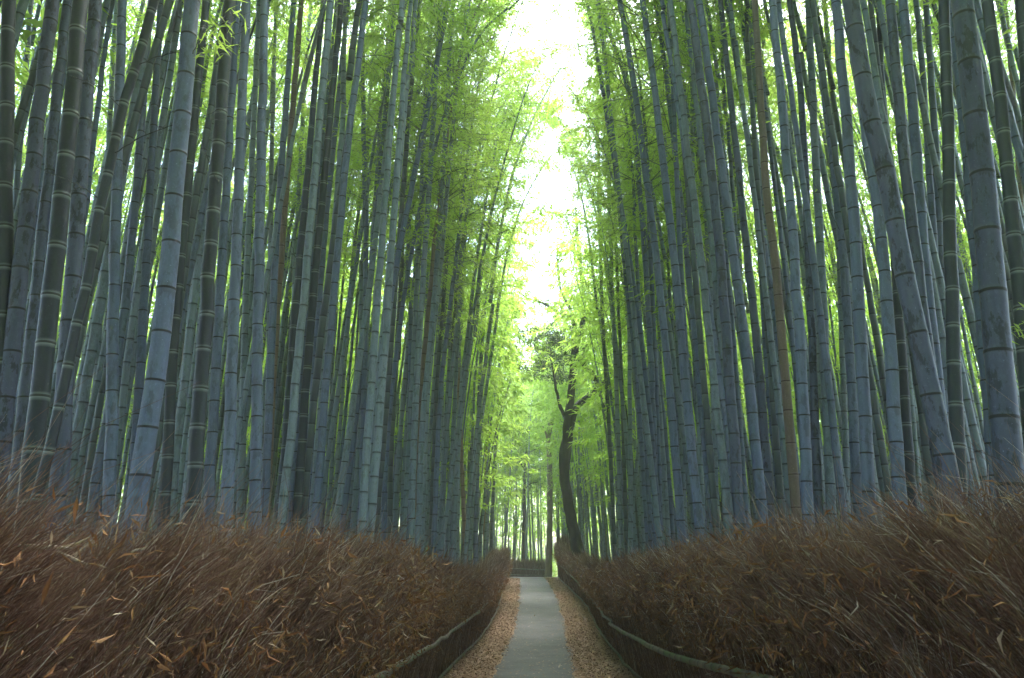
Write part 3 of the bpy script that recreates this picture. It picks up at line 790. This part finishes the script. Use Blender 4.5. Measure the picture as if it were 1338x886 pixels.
for lab, pts, leaf in (
    (Llab[6], [(159,141),(125,112),(75,92),(30,75)], 0), (Llab[6], [(150,200),(185,178),(240,160),(300,140)], 0),
    (Llab[6], [(182,84),(215,72),(262,62),(312,44)], 26), (Llab[6], [(127,258),(95,238),(60,225)], 0),
    (Llab[11], [(252,70),(264,45),(280,35),(306,18)], 22), (Llab[13], [(285,240),(268,200),(240,150)], 0),
    (Llab[21], [(390,350),(372,290),(360,255)], 0), (Llab[23], [(432,120),(405,80),(380,48)], 6),
    (Rlab[19], [(1083,165),(1052,128),(1020,92)], 0), (Rlab[19], [(1097,300),(1070,250),(1040,215)], 6),
    (Rlab[21], [(1104,150),(1122,185),(1132,240),(1120,300)], 10), (Rlab[30], [(1262,200),(1256,260),(1248,330)], 8)):
    y = depth_of(lab); sprig(lab, pts, y - .08, y + .12, leaf)
# green sprig reaching in at the right border
y = depth_of(Rlab[34]); sprig(Rlab[34], [(1362,400),(1345,412),(1334,425),(1328,440)], y - .1, y - .25, 22)

# ------------------------------------------------------------------ brushwood fences
def bumps(n): return rng.normal(0, 1, n)
def cl(y, seed, f=1.):                                     # smooth 1-d noise for bundles
    r = np.random.default_rng(seed); s = 0
    for k in range(6): s = s + np.sin(np.asarray(y) * f * (1.3 ** k) * 2.1 + r.uniform(0, 6.28)) * r.uniform(.5, 1)
    return s / 3.
def brush_fence(label, face, sgn, hgt, bands, y0, y1, seed, thick=.5, endplume=None):
    """face: X of the clipped front at Y; sgn +1 when the path lies towards +X."""
    root = empty('brushwood_fence', (float(face(y0)), y0, zg(y0))); tag(root, label, 'fence', 'brushwood fences along the path')
    org = np.array(root.location); acc = Acc()
    inw = np.array([sgn, 0, 0.])
    # solid core among the packed twigs, coloured dark for the shade inside
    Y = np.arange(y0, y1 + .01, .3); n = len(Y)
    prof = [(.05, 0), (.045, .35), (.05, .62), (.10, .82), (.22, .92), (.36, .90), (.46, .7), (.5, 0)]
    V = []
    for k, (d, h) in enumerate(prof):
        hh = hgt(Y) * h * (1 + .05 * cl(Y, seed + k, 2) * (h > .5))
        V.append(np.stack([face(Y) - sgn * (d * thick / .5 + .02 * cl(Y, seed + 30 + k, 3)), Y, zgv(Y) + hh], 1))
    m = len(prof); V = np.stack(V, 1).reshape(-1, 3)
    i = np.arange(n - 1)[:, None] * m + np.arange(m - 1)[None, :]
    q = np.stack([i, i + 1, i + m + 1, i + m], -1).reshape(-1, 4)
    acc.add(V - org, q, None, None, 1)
    for (a, b, dens, r) in bands:
        # A: clipped front, upright stems
        n = int((b - a) * dens * .55)
        Y = rng.uniform(a, b, n); z = rng.random(n) * .62 * hgt(Y)
        p = np.stack([face(Y) - sgn * (rng.random(n) * .05 - .01), Y, zgv(Y) + z], 1)
        d0 = unit(np.stack([sgn * rng.normal(.05, .07, n), rng.normal(.02, .12, n), np.ones(n)], 1))
        d1 = unit(d0 + np.stack([sgn * rng.normal(.08, .12, n), rng.normal(.1, .18, n), np.zeros(n)], 1))
        v, q, c = twigs(p, d0, d1, rng.uniform(.22, .55, n), r * rng.uniform(.5, 1.1, n), np.clip(rng.beta(1.7, 2.0, n), 0, 1)); acc.add(v - org, q, None, c)
        # B: shaggy mass over the rail: tufts combed forward and over the path, with hollows between them
        nt_ = int((b - a) * dens * .055); per = 26; n = nt_ * per
        tY = rng.uniform(a, b, nt_); tH = hgt(tY) * (1 + .07 * cl(tY, seed + 3, 1.5)); ts = rng.random(nt_) ** .9
        tdep = np.where(rng.random(nt_) < .7, rng.random(nt_) * .12, rng.random(nt_) * thick); tdep = np.maximum(tdep, np.clip(ts - .55, 0, 1) * .4 * rng.random(nt_))
        tout = rng.normal(0, .035, nt_)
        tdir = np.stack([sgn * (.24 + .42 * ts + rng.normal(0, .40, nt_)), .40 + .3 * cl(tY * 3, seed + 5, 2) + rng.normal(0, .42, nt_), .85 + rng.normal(0, .25, nt_)], 1)
        tL = rng.uniform(.16, .44, nt_); tcol = rng.beta(1.5, 1.6, nt_)
        k = np.repeat(np.arange(nt_), per)
        Y = tY[k] + rng.normal(0, .030, n); s = ts[k]; z = tH[k] * (.52 + .37 * s) + rng.normal(0, .03, n)
        p = np.stack([face(Y) - sgn * (tdep[k] - .06 - .05 * s + tout[k] + rng.normal(0, .018, n)), Y - .10, zgv(Y) + z], 1)
        d1 = tdir[k] + rng.normal(0, .20, (n, 3)); wild = (rng.random(n) < .26)[:, None]; d1 = unit(np.where(wild, d1 + rng.normal(0, .8, (n, 3)), d1))
        d0 = unit(.45 * tdir[k] + np.array([0, 0, .6]) + rng.normal(0, .16, (n, 3)))
        hero = (rng.random(n) < .05)  # a few pale twigs that put highlights into the brush colour
        v, q, c = twigs(p, d0, d1, tL[k] * rng.uniform(.6, 1.15, n), r * np.where(hero, 1.25, rng.uniform(.45, 1.25, n)), np.where(hero, rng.uniform(.85, 1, n), np.clip(.6 * tcol[k] + .4 * rng.beta(1.0, 1.5, n), 0, 1))); acc.add(v - org, q, None, c)
        # C: ragged tips over the ridge, and long stray wisps
        n = int((b - a) * dens * .50)
        Y = rng.uniform(a, b, n); H = hgt(Y) * (1 + .07 * cl(Y, seed + 3, 1.5) + .05 * cl(Y * 6, seed + 4, 2)); dep = .02 + rng.random(n) * (thick + .1); z = H * rng.uniform(.66, .92, n)
        p = np.stack([face(Y) - sgn * dep, Y, zgv(Y) + z], 1)
        bun = cl(Y * 4, seed + 8, 2.2) * .3
        d0 = unit(np.stack([sgn * rng.normal(.12, .22, n), rng.normal(.2, .25, n) + bun * .4, np.ones(n)], 1))
        d1 = unit(np.stack([sgn * rng.normal(.45, .45, n), .5 + bun + rng.normal(0, .45, n), .7 + rng.normal(0, .3, n)], 1))
        L = rng.uniform(.12, .38, n) * (1 + (rng.random(n) < .09) * rng.uniform(.4, 1.4, n))
        v, q, c = twigs(p, d0, d1, L, r * rng.uniform(.5, 1.1, n), np.clip(rng.beta(1.5, 1.4, n) + .1 * cl(Y * 7, seed + 9, 2), 0, 1)); acc.add(v - org, q, None, c)
    if endplume:
        (px, py, pz, n, hh) = endplume
        p = np.stack([px + rng.normal(0, .16, n), py + rng.normal(0, .25, n), pz + rng.random(n) * hh * .7], 1)
        d0 = unit(np.stack([rng.normal(-.05, .12, n), rng.normal(0, .12, n), np.ones(n)], 1)); d1 = unit(d0 + rng.normal(0, .2, (n, 3)))
        v, q, c = twigs(p, d0, d1, rng.uniform(.3, .6, n), rng.uniform(.004, .007, n), np.clip(rng.beta(2, 2.2, n), 0, 1)); acc.add(v - org, q, None, c)
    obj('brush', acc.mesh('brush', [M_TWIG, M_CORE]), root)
    # dead leaves and sheaths caught in the brush
    lv = Acc()
    for (a, b, dens, big) in ((y0, 7, 900, 1.), (7, 18, 380, 1.), (18, y1, 130, 1.2)):
        n = int((b - a) * dens)
        if n <= 0: continue
        Y = rng.uniform(a, b, n); H = hgt(Y); s = rng.random(n) ** .75; z = H * (.1 + .98 * s)
        over = np.where(z > .5 * H, .13 + .25 * np.clip((z / H - .45) / .4, 0, 1) - np.clip(z / H - .82, 0, 1) * 2.2 * rng.random(n), .035)
        p = np.stack([face(Y) + sgn * over + rng.normal(0, .02, n), Y, zgv(Y) + z], 1)
        d = unit(np.stack([sgn * rng.normal(.3, .5, n), rng.normal(.3, .6, n), rng.normal(-.1, .7, n)], 1))
        sm = rng.random(n)
        L = big * np.where(sm < .9, rng.uniform(.018, .055, n), rng.uniform(.06, .11, n)) * np.clip(.55 + .12 * Y, .6, 1.3); W = L * rng.uniform(.10, .2, n)
        v, t, c = leaves(p, d, L, W, rng.beta(1.8, 1.8, n), .25, rng.normal(size=(n, 3)), .45); lv.add(v - org, None, t, c)
    obj('caught_leaves', lv.mesh('caught_leaves', [M_DLEAF]), root)['kind'] = 'stuff'
    return root, org

def pole(parent, org, P, r0, r1, name, node_gap=.38, wobble=.01, seed=0):
    n = max(int(np.sum(np.linalg.norm(np.diff(np.array(P), axis=0), axis=1)) / .05), 20)
    C = spline(P, n); s = np.linspace(0, 1, n); r = np.linspace(r0, r1, n)
    rr = np.random.default_rng(seed)
    C[:, 2] += wobble * np.interp(s * n, np.arange(0, n + 12, 12), rr.normal(0, 1, len(np.arange(0, n + 12, 12))))
    C[:, 0] += wobble * np.interp(s * n, np.arange(0, n + 12, 12), rr.normal(0, 1, len(np.arange(0, n + 12, 12))))
    col = np.zeros((n, 3)); k = 3
    while k < n - 1:
        r[k] *= 1.13; col[k, 0] = .85; k += int(node_gap / .05 * rr.uniform(.8, 1.2))
    v, q, t = tube(C - org, r, 10)
    cc = np.vstack([np.repeat(col, 10, 0), np.zeros((2, 3))])
    return obj(name, mesh_np(name, v, q, t, [M_RAIL], cc, True), parent)

hL = lambda y: np.interp(y, [0, 3, 6, 10, 16, 22, 30, 33, 34.5], [1.53, 1.54, 1.50, 1.38, 1.23, 1.14, 1.15, 1.26, 1.24])
hR = lambda y: np.interp(y, [0, 3, 6, 12, 16, 22, 30, 35, 37], [1.66, 1.66, 1.57, 1.43, 1.32, 1.24, 1.28, 1.42, 1.72])
bands = lambda y1: ((.6, 2.6, 7000, .0017), (2.6, 5, 6200, .0024), (5, 9, 3800, .0034), (9, 16, 2300, .0045), (16, 25, 1400, .0055), (25, y1, 900, .0075))
fenL, oL = brush_fence('long brown brushwood fence on the left side of the path', faceL, 1, hL, bands(34.2), .5, 34.2, 100)
fenR, oR = brush_fence('long brown brushwood fence on the right side of the path, beneath the crooked tree', faceR, -1, hR, bands(36.5), .5, 36.5, 200, endplume=(float(faceR(36)) + .22, 35.9, zg(36) + .75, 2600, 1.05))

def on_face(px, py, face, off):
    d = ray(px, py); Y = 2.
    while Y < 40:
        if (d.x / d.y * Y - (face(Y) + off)) * (1 if d.x > 0 else -1) >= 0: break
        Y += .05
    return (face(Y) + off, Y, EYE + d.z / d.y * Y)
def rail_pts(face, sgn, near, heights, y1):
    Y = np.array([h[0] for h in heights]); return [(float(face(y)) + sgn * off, y, zg(y) + h) for y, h, off in heights]
pole(fenR, oR, [(float(faceR(y)) - .14, y, zg(y) + h) for y, h in ((.8,.86),(3.2,.84),(5.3,.80),(7.3,.67),(9.3,.61),(11.3,.58),(13.5,.55))], .033, .023, 'rail', .30, .008, 1)
pole(fenR, oR, [(float(faceR(y)) - .13, y, zg(y) + h) for y, h in ((13.2,.58),(17,.62),(22,.58),(28,.62),(33,.7),(36.4,.72))], .021, .017, 'rail', .4, .015, 2)
pole(fenR, oR, [(float(faceR(y)) - .04, y, zg(y) + .07) for y in (1, 5, 9, 13, 18, 24, 30, 36.2)], .021, .02, 'rail', .45, .012, 3)
pole(fenL, oL, [(float(faceL(y)) + .14, y, zg(y) + h) for y, h in ((.8,.84),(3.2,.82),(5.3,.80),(7.3,.70),(9.3,.62),(12.3,.61),(15,.66))], .027, .02, 'rail', .33, .008, 4)
pole(fenL, oL, [(float(faceL(y)) + .13, y, zg(y) + h) for y, h in ((14.7,.63),(19,.68),(24,.62),(29,.66),(34,.6))], .019, .017, 'rail', .4, .015, 5)
pole(fenL, oL, [(float(faceL(y)) + .04, y, zg(y) + .07) for y in (1, 5, 9, 13, 18, 24, 30, 34)], .021, .02, 'rail', .45, .012, 6)

# the low fence that closes the view at the bend
def cross_fence():
    A, B = np.array([-2.2, 39.2]), np.array([2.05, 41.6])
    root = empty('brushwood_fence', (A[0], A[1], zg(A[1]))); tag(root, 'short low brushwood fence across the view where the path bends', 'fence', 'brushwood fences along the path')
    org = np.array(root.location); acc = Acc(); n = 6500
    f = rng.random(n); P2 = A + (B - A) * f[:, None]; dep = rng.random(n) * .35
    z = rng.random(n) * .62
    p = np.stack([P2[:, 0], P2[:, 1] + dep, zgv(P2[:, 1]) + z], 1)
    d0 = unit(np.stack([rng.normal(0, .14, n), rng.normal(-.1, .14, n), np.ones(n)], 1)); d1 = unit(d0 + rng.normal(0, .3, (n, 3)))
    v, q, c = twigs(p, d0, d1, rng.uniform(.25, .45, n), rng.uniform(.005, .008, n), rng.beta(1.6, 3, n)); acc.add(v - org, q, None, c)
    a, b = (A[0], A[1] + .06, zg(A[1])), (B[0], B[1] + .06, zg(B[1]))
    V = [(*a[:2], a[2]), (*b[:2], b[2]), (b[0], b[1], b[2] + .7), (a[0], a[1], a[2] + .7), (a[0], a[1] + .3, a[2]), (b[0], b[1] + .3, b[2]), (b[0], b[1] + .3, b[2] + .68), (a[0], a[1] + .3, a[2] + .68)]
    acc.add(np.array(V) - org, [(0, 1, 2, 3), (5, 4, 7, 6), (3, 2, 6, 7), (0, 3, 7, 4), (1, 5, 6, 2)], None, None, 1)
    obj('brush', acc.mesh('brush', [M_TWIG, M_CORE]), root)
    pole(root, org, [(A[0], A[1] - .06, zg(A[1]) + .5), (0, 40.35, zg(40.4) + .42), (B[0], B[1] - .06, zg(B[1]) + .36)], .025, .025, 'rail', .4, .01, 8)
    pole(root, org, [(A[0], A[1] - .06, zg(A[1]) + .12), (0, 40.35, zg(40.4) + .10), (B[0], B[1] - .06, zg(B[1]) + .1)], .025, .025, 'rail', .4, .01, 9)
cross_fence()

# pale sheaths and large leaves lying on the brush, one thing each
def sheath(name, label, px, py, ang, L, W, Y, m, rnd, cat):
    c = at(px, py, Y); hf = hL if c.x < center(Y) else hR
    c.z = min(c.z, zg(Y) + hf(Y) * 1.0)
    n = 9; s = np.linspace(-.5, .5, n); w = .6 * W * np.clip(1 - (2 * np.abs(s)) ** 2.2, .04, 1) * .5
    V = []
    bend = R.uniform(-.25, .25)
    for k in range(n):
        for j, e in enumerate((-1, -.45, .45, 1)):
            V.append((s[k] * L, (abs(e) ** 2 - .3) * w[k] * .5 + .01 * math.sin(7 * s[k]), e * w[k] + bend * L * s[k] ** 2))
    q = [(k * 4 + j, k * 4 + j + 1, k * 4 + j + 5, k * 4 + j + 4) for k in range(n - 1) for j in range(3)]
    me = mesh_np(name, V, q, None, [m], np.tile((0, 0, rnd), (len(V), 1)), True)
    o = obj(name, me, None, c); o.rotation_euler = (R.uniform(-.5, .2), -math.radians(ang), R.uniform(-.35, .35))
    sol = o.modifiers.new('thickness', 'SOLIDIFY'); sol.thickness = .0015
    return tag(o, label, cat, 'dead leaves and sheaths caught on the brush')
def fy(px, py, face, sgn):                                     # where the brush surface meets this line of sight
    return on_face(px, py, face, sgn * .14)[1]
for nm, lab, px, py, ang, L, W, m, rnd in (
    ('dry_sheath', 'broad pale dry sheath lying flat on the left brush near the border', 66, 667, -3, .13, .022, M_SHEATH, .7),
    ('dry_sheath', 'pale forked dry sheath just above the broad pale one on the left brush', 52, 662, 20, .08, .016, M_SHEATH, .9),
    ('dry_leaf', 'tan pointed leaf slanting up on the left brush right of the broad pale sheath', 88, 676, 24, .13, .020, M_DLEAF, .95),
    ('dry_leaf', 'rusty upright leaf standing highest out of the left brush', 162, 640, 58, .13, .020, M_DLEAF, .45),
    ('dry_leaf', 'orange leaf slanting down on the left brush near the border', 26, 714, -42, .15, .026, M_DLEAF, .6),
    ('dry_leaf', 'orange upright leaf hanging low in the left brush', 166, 806, 98, .11, .016, M_DLEAF, .62),
    ('dry_sheath', 'pale curled sheath on the left brush below the rusty upright leaf', 188, 674, 35, .07, .014, M_SHEATH, .5),
    ('dry_leaf', 'tan slender leaf lying on the left brush right of centre', 232, 753, 2, .10, .014, M_DLEAF, .8),
    ('dry_sheath', 'pale thin curl on the left brush above the hanging orange leaf', 90, 728, -18, .10, .014, M_SHEATH, .4)):
    sheath(nm, lab, px, py, ang, L, W, fy(px, py, faceL, 1) , m, rnd, 'dry leaf' if nm == 'dry_leaf' else 'dry sheath')
for nm, lab, px, py, ang, L, W, m, rnd in (
    ('dry_leaf', 'rusty curled leaf on top of the right brush under the thick parallel culms', 1006, 674, 18, .17, .024, M_DLEAF, .6),
    ('dry_leaf', 'tan leaf lying along the right brush near the rusty curled one', 1008, 727, 22, .16, .020, M_DLEAF, .9),
    ('dry_sheath', 'white upright sheath low in the right brush near the border', 1226, 762, 75, .07, .020, M_SHEATH, .9),
    ('dry_sheath', 'pale slanting sheath in the middle of the right brush', 1083, 770, 48, .09, .014, M_SHEATH, .7),
    ('dry_leaf', 'orange leaf standing out of the right brush before the bright blue culm', 1224, 672, 60, .12, .016, M_DLEAF, .6),
    ('dry_leaf', 'tan leaf leaning on the right brush beside the bright blue culm', 1228, 672, 50, .10, .014, M_DLEAF, .93),
    ('dry_sheath', 'white curl on the right brush above the upper rail', 869, 735, -65, .12, .014, M_SHEATH, .95),
    ('dry_leaf', 'brown leaf slanting on the right brush left of the pale slanting sheath', 1022, 742, 45, .10, .016, M_DLEAF, .75)):
    sheath(nm, lab, px, py, ang, L, W, fy(px, py, faceR, -1), m, rnd, 'dry leaf' if nm == 'dry_leaf' else 'dry sheath')

# ------------------------------------------------------------------ fallen leaves on the verges
acc = Acc()
for (fl, fr, n) in ((lambda y: faceL(y) - .02, pathL, 17000), (pathR, lambda y: faceR(y) + .02, 17000)):
    Y = 8.5 + (36.5 - 8.5) * rng.random(n) ** 1.5
    t = rng.random(n); X = fl(Y) * (1 - t) + fr(Y) * t + rng.normal(0, .035, n) * (1 + .8 * cl(Y * 2, 71, 2))
    p = np.stack([X, Y, zgv(Y) + .014 + rng.random(n) * .02], 1)
    d = unit(np.stack([rng.normal(0, 1, n), rng.normal(0, 1, n), rng.normal(.12, .25, n)], 1))
    L = rng.uniform(.022, .058, n) * (1 + .012 * Y); v, t3, c = leaves(p, d, L, L * rng.uniform(.22, .42, n), rng.beta(1.8, 1.8, n), .2, None, .2); acc.add(v, None, t3, c)
n = 2200
Y = 9 + 26 * rng.random(n) ** 1.3; t = rng.beta(.22, .22, n); t = np.where(rng.random(n) < .14, rng.random(n), t)
X = pathL(Y) * (1 - t) + pathR(Y) * t
p = np.stack([X, Y, zgv(Y) + .015], 1); d = unit(np.stack([rng.normal(0, 1, n), rng.normal(0, 1, n), rng.normal(0, .03, n)], 1))
L = rng.uniform(.035, .085, n); v, t3, c = leaves(p, d, L, L * rng.uniform(.22, .4, n), .3 + .7 * rng.random(n), .06, np.tile((0, 0, 1.), (n, 1)), .06); acc.add(v, None, t3, c)
o = obj('fallen_leaves', acc.mesh('fallen_leaves', [M_LITTER])); tag(o, 'brown bamboo leaves fallen along both edges of the path', None, None, 'stuff')

# ------------------------------------------------------------------ trees
def limb(acc, px, Y, w, dY=0., sides=12, m=0, org=None, knob=.05):
    n = len(px); P = [np.array(at(x, y, Y + dY * k / max(n - 1, 1))) for k, (x, y) in enumerate(px)]
    N = 8 * n; C = spline(P, N); r = np.interp(np.linspace(0, n - 1, N), np.arange(n), np.array(w) / 2 * Y / F * .97)
    r = r * (1 + knob * cl(np.linspace(0, 7, N), int(px[0][0] * 7) % 97, 2)); C += np.stack([.02 * cl(np.linspace(0, 5, N), 3 + n, 2)] * 3, 1) * np.array([1, 1, 0])
    v, q, t = tube(C - org, r, sides); acc.add(v, q, t, None, m); return C
def leaf_clumps(acc, centers, rad, n, ll, lw, org, m=0, flat=.55):
    C = np.array(centers); k = rng.integers(0, len(C), n); sub = rng.normal(0, 1, (len(C) * 9, 3)) * np.array([1, 1, flat]) * rad
    sk = rng.integers(0, 9, n); b = C[k] + sub[k * 9 + sk] + rng.normal(0, .12, (n, 3)) * np.array([1, 1, .6])
    d = unit(rng.normal(0, 1, (n, 3)) * np.array([1, 1, .5]) - np.array([0, 0, .25]))
    v, t, c = leaves(b - org, d, ll * rng.uniform(.7, 1.3, n), lw * rng.uniform(.8, 1.2, n), np.clip(.5 * rng.random(len(sub))[k * 9 + sk] + .5 * rng.random(n), 0, 1), .1)
    acc.add(v, None, t, c, m)

TY = 28.
b0 = at(757, 735, TY); b0.z = zg(TY)
tree = empty('crooked_tree', b0); tag(tree, 'dark crooked tree leaning beside the path, trunk forking low', 'tree'); org = np.array(b0)
acc = Acc()
limb(acc, [(760,748),(756,724),(751,700),(745,672),(740,640),(737,608),(739,586),(742,571),(742,553),(745,525),(748,495),(750,467),(751,450)], TY, [21,17,15,14,13.5,14,15.5,15,11,10.5,10,10,9], 0, 16, 0, org)
limb(acc, [(741,574),(747,550),(752,536),(758,527),(767,519),(776,512),(789,501),(803,485),(814,467),(820,450)], TY + .02, [10,10,9.5,9,7.5,7,6,5,4,3], .6, 10, 0, org)
limb(acc, [(751,470),(757,468),(766,480),(774,489),(782,505),(787,525),(791,548)], TY + .05, [8,7.5,7.5,7,6.5,6,5.5], 1.2, 10, 0, org)
limb(acc, [(750,470),(754,450),(760,430),(762,405),(762,385),(760,361),(757,335),(754,300),(752,270)], TY + .03, [8,8,7.5,7,6.5,6,5,3.5,2], -.8, 10, 0, org)
limb(acc, [(750,456),(749,440),(750,424),(746,415),(731,409),(717,400),(701,393),(688,389),(680,383),(674,380)], TY + .06, [7,6.5,6,5,4,3.6,3.2,2.4,1.8,1], -.9, 9, 0, org)
limb(acc, [(750,424),(747,408),(735,385),(731,370),(729,350),(728,330),(735,318)], TY + .08, [5.5,5,4,3.5,3,2.4,1.2], .8, 9, 0, org)
limb(acc, [(744,556),(737,542),(731,528),(727,510),(722,480),(718,462)], TY + .08, [6,5,4,3.5,2.6,1.4], -.5, 9, 0, org)
limb(acc, [(761,420),(768,410),(776,392),(784,372),(790,350)], TY + .05, [5,4,3.6,2.8,1.5], .6, 8, 0, org)
limb(acc, [(757,346),(751,325),(745,300),(738,280)], TY, [4,3,2.4,1.2], -.5, 8, 0, org)
limb(acc, [(760,460),(768,448),(775,430),(779,412)], TY, [4,3.4,2.6,1.4], .9, 8, 0, org)
obj('trunk', acc.mesh('trunk', [M_BARK], True), tree)
acc = Acc()
cs_ = [at(x, y, TY + R.uniform(-1., .8)) for x, y in ((700,448),(706,470),(716,478),(726,462),(738,450),(742,470),(712,440),(722,490),(735,435),(698,482),(728,440),(745,446),(695,435),(740,490))]
leaf_clumps(acc, cs_, .36, 6000, .10, .042, org)
cs2 = [at(x, y, TY + R.uniform(-.8, .8)) for x, y in ((720,398),(706,388),(735,375),(752,372),(768,398),(780,425),(790,450),(745,395),(728,335),(756,300),(745,285),(786,360),(800,475),(815,462),(738,318))]
leaf_clumps(acc, cs2, .32, 2000, .11, .045, org)
obj('crown', acc.mesh('crown', [M_TREELEAF]), tree)

# straight bare trunk at the end of the right fence
SY = 38.6; b0 = at(717, 748, SY); b0.z = zg(SY); org = np.array(b0)
tr = empty('bare_tree', b0); tag(tr, 'straight brown bare trunk at the end of the right brushwood fence', 'tree')
acc = Acc(); limb(acc, [(716,757),(717,745),(718,700),(718.5,650),(718,600),(716.5,575),(717.5,555),(719.5,545)], SY, [10,8.5,7.6,7.2,7.4,7,5.6,4], 0, 14, 0, org)
limb(acc, [(718,570),(721,556),(724,540),(724,520)], SY + .02, [4,3.5,2.5,1.2], .2, 8, 0, org)
limb(acc, [(717,580),(713,566),(709,556)], SY + .02, [3.4,2.6,1.2], -.2, 8, 0, org)
obj('trunk', acc.mesh('trunk', [M_BARK2], True), tr)

# slim tree beyond the bend
SY = 47.; b0 = at(684, 738, SY); b0.z = zg(SY); org = np.array(b0)
tr = empty('slim_tree', b0); tag(tr, 'slim dark young tree with layered green leaves beyond the bend', 'tree')
acc = Acc(); limb(acc, [(684,742),(684,700),(685,650),(686,610),(688,580),(690,558),(691,540)], SY, [5,4.6,4.2,3.6,3,2.2,1.2], 0, 10, 0, org)
for px in ([(685,640),(693,632),(703,630)], [(686,615),(679,604),(672,600)], [(687,595),(698,588),(708,590)], [(688,575),(680,566),(672,558)], [(685,655),(676,648),(668,646)], [(686,625),(698,615),(712,612)]):
    limb(acc, px, SY, [1.8, 1.4, .8], R.uniform(-.6, .6), 6, 0, org)
obj('trunk', acc.mesh('trunk', [M_BARK], True), tr)
acc = Acc(); cs_ = [at(x, y, SY + R.uniform(-.8, .8)) for x, y in ((693,630),(704,628),(712,632),(676,602),(668,600),(698,588),(690,600),(672,560),(680,560),(670,646),(700,612),(711,612),(690,548),(704,640))]
leaf_clumps(acc, cs_, .34, 2600, .13, .06, org, 0, .3); obj('crown', acc.mesh('crown', [M_MAPLE]), tr)

# ------------------------------------------------------------------ light
w = bpy.data.worlds.new('World'); scene.world = w; w.use_nodes = True
nt = w.node_tree; bg = nt.nodes['Background']; sky = nt.nodes.new('ShaderNodeTexSky'); sky.sky_type = 'NISHITA'; sky.sun_disc = False
SUN_EL, SUN_AZ = math.radians(62), math.radians(20)           # azimuth from +Y towards +X
sky.sun_elevation = SUN_EL; sky.sun_rotation = SUN_AZ; sky.air_density = 1.; sky.dust_density = 2.5; sky.ozone_density = 3.
nt.links.new(sky.outputs[0], bg.inputs[0]); bg.inputs[1].default_value = .15
sd = bpy.data.lights.new('sun', 'SUN'); sun = bpy.data.objects.new('sun', sd); link(sun)
sd.energy = 1.4; sd.angle = math.radians(25); sd.color = (1, .97, .92)
dv = Vector((math.sin(SUN_AZ) * math.cos(SUN_EL), math.cos(SUN_AZ) * math.cos(SUN_EL), math.sin(SUN_EL)))
sun.rotation_euler = dv.to_track_quat('Z', 'Y').to_euler(); sun.location = (0, 0, 40)

# ------------------------------------------------------------------ the damp air in the grove
hv = [(x, y, z) for z in (-1.2, 24) for x, y in ((-155, -64), (155, -64), (155, 224), (-155, 224))]
hq = [(3, 2, 1, 0), (4, 5, 6, 7), (0, 1, 5, 4), (1, 2, 6, 5), (2, 3, 7, 6), (3, 0, 4, 7)]
hm = bpy.data.materials.new('damp_air'); hm.use_nodes = True; hn = hm.node_tree; hn.nodes.remove(hn.nodes['Principled BSDF'])
pv = hn.nodes.new('ShaderNodeVolumePrincipled'); pv.inputs['Color'].default_value = (.93, .97, .95, 1); pv.inputs['Density'].default_value = HAZE
pv.inputs['Anisotropy'].default_value = .35
hn.links.new(pv.outputs[0], hn.nodes['Material Output'].inputs['Volume'])
tag(obj('haze', mesh_np('haze', hv, hq, None, [hm])), 'thin pale haze in the grove', None, None, 'stuff')

vs = scene.view_settings; vs.view_transform = 'Standard'; vs.look = 'None'; vs.gamma = 1; vs.use_curve_mapping = False
vs.exposure = 3.3
scene.render.engine = 'CYCLES'; cy = scene.cycles
cy.max_bounces = 7; cy.diffuse_bounces = 4; cy.glossy_bounces = 2; cy.transmission_bounces = 5; cy.transparent_max_bounces = 4; cy.volume_bounces = 1
cy.use_denoising = True
try: cy.denoiser = 'OPENIMAGEDENOISE'
except Exception: pass
cy.use_adaptive_sampling = True; cy.adaptive_threshold = .02
cy.sample_clamp_indirect = 6
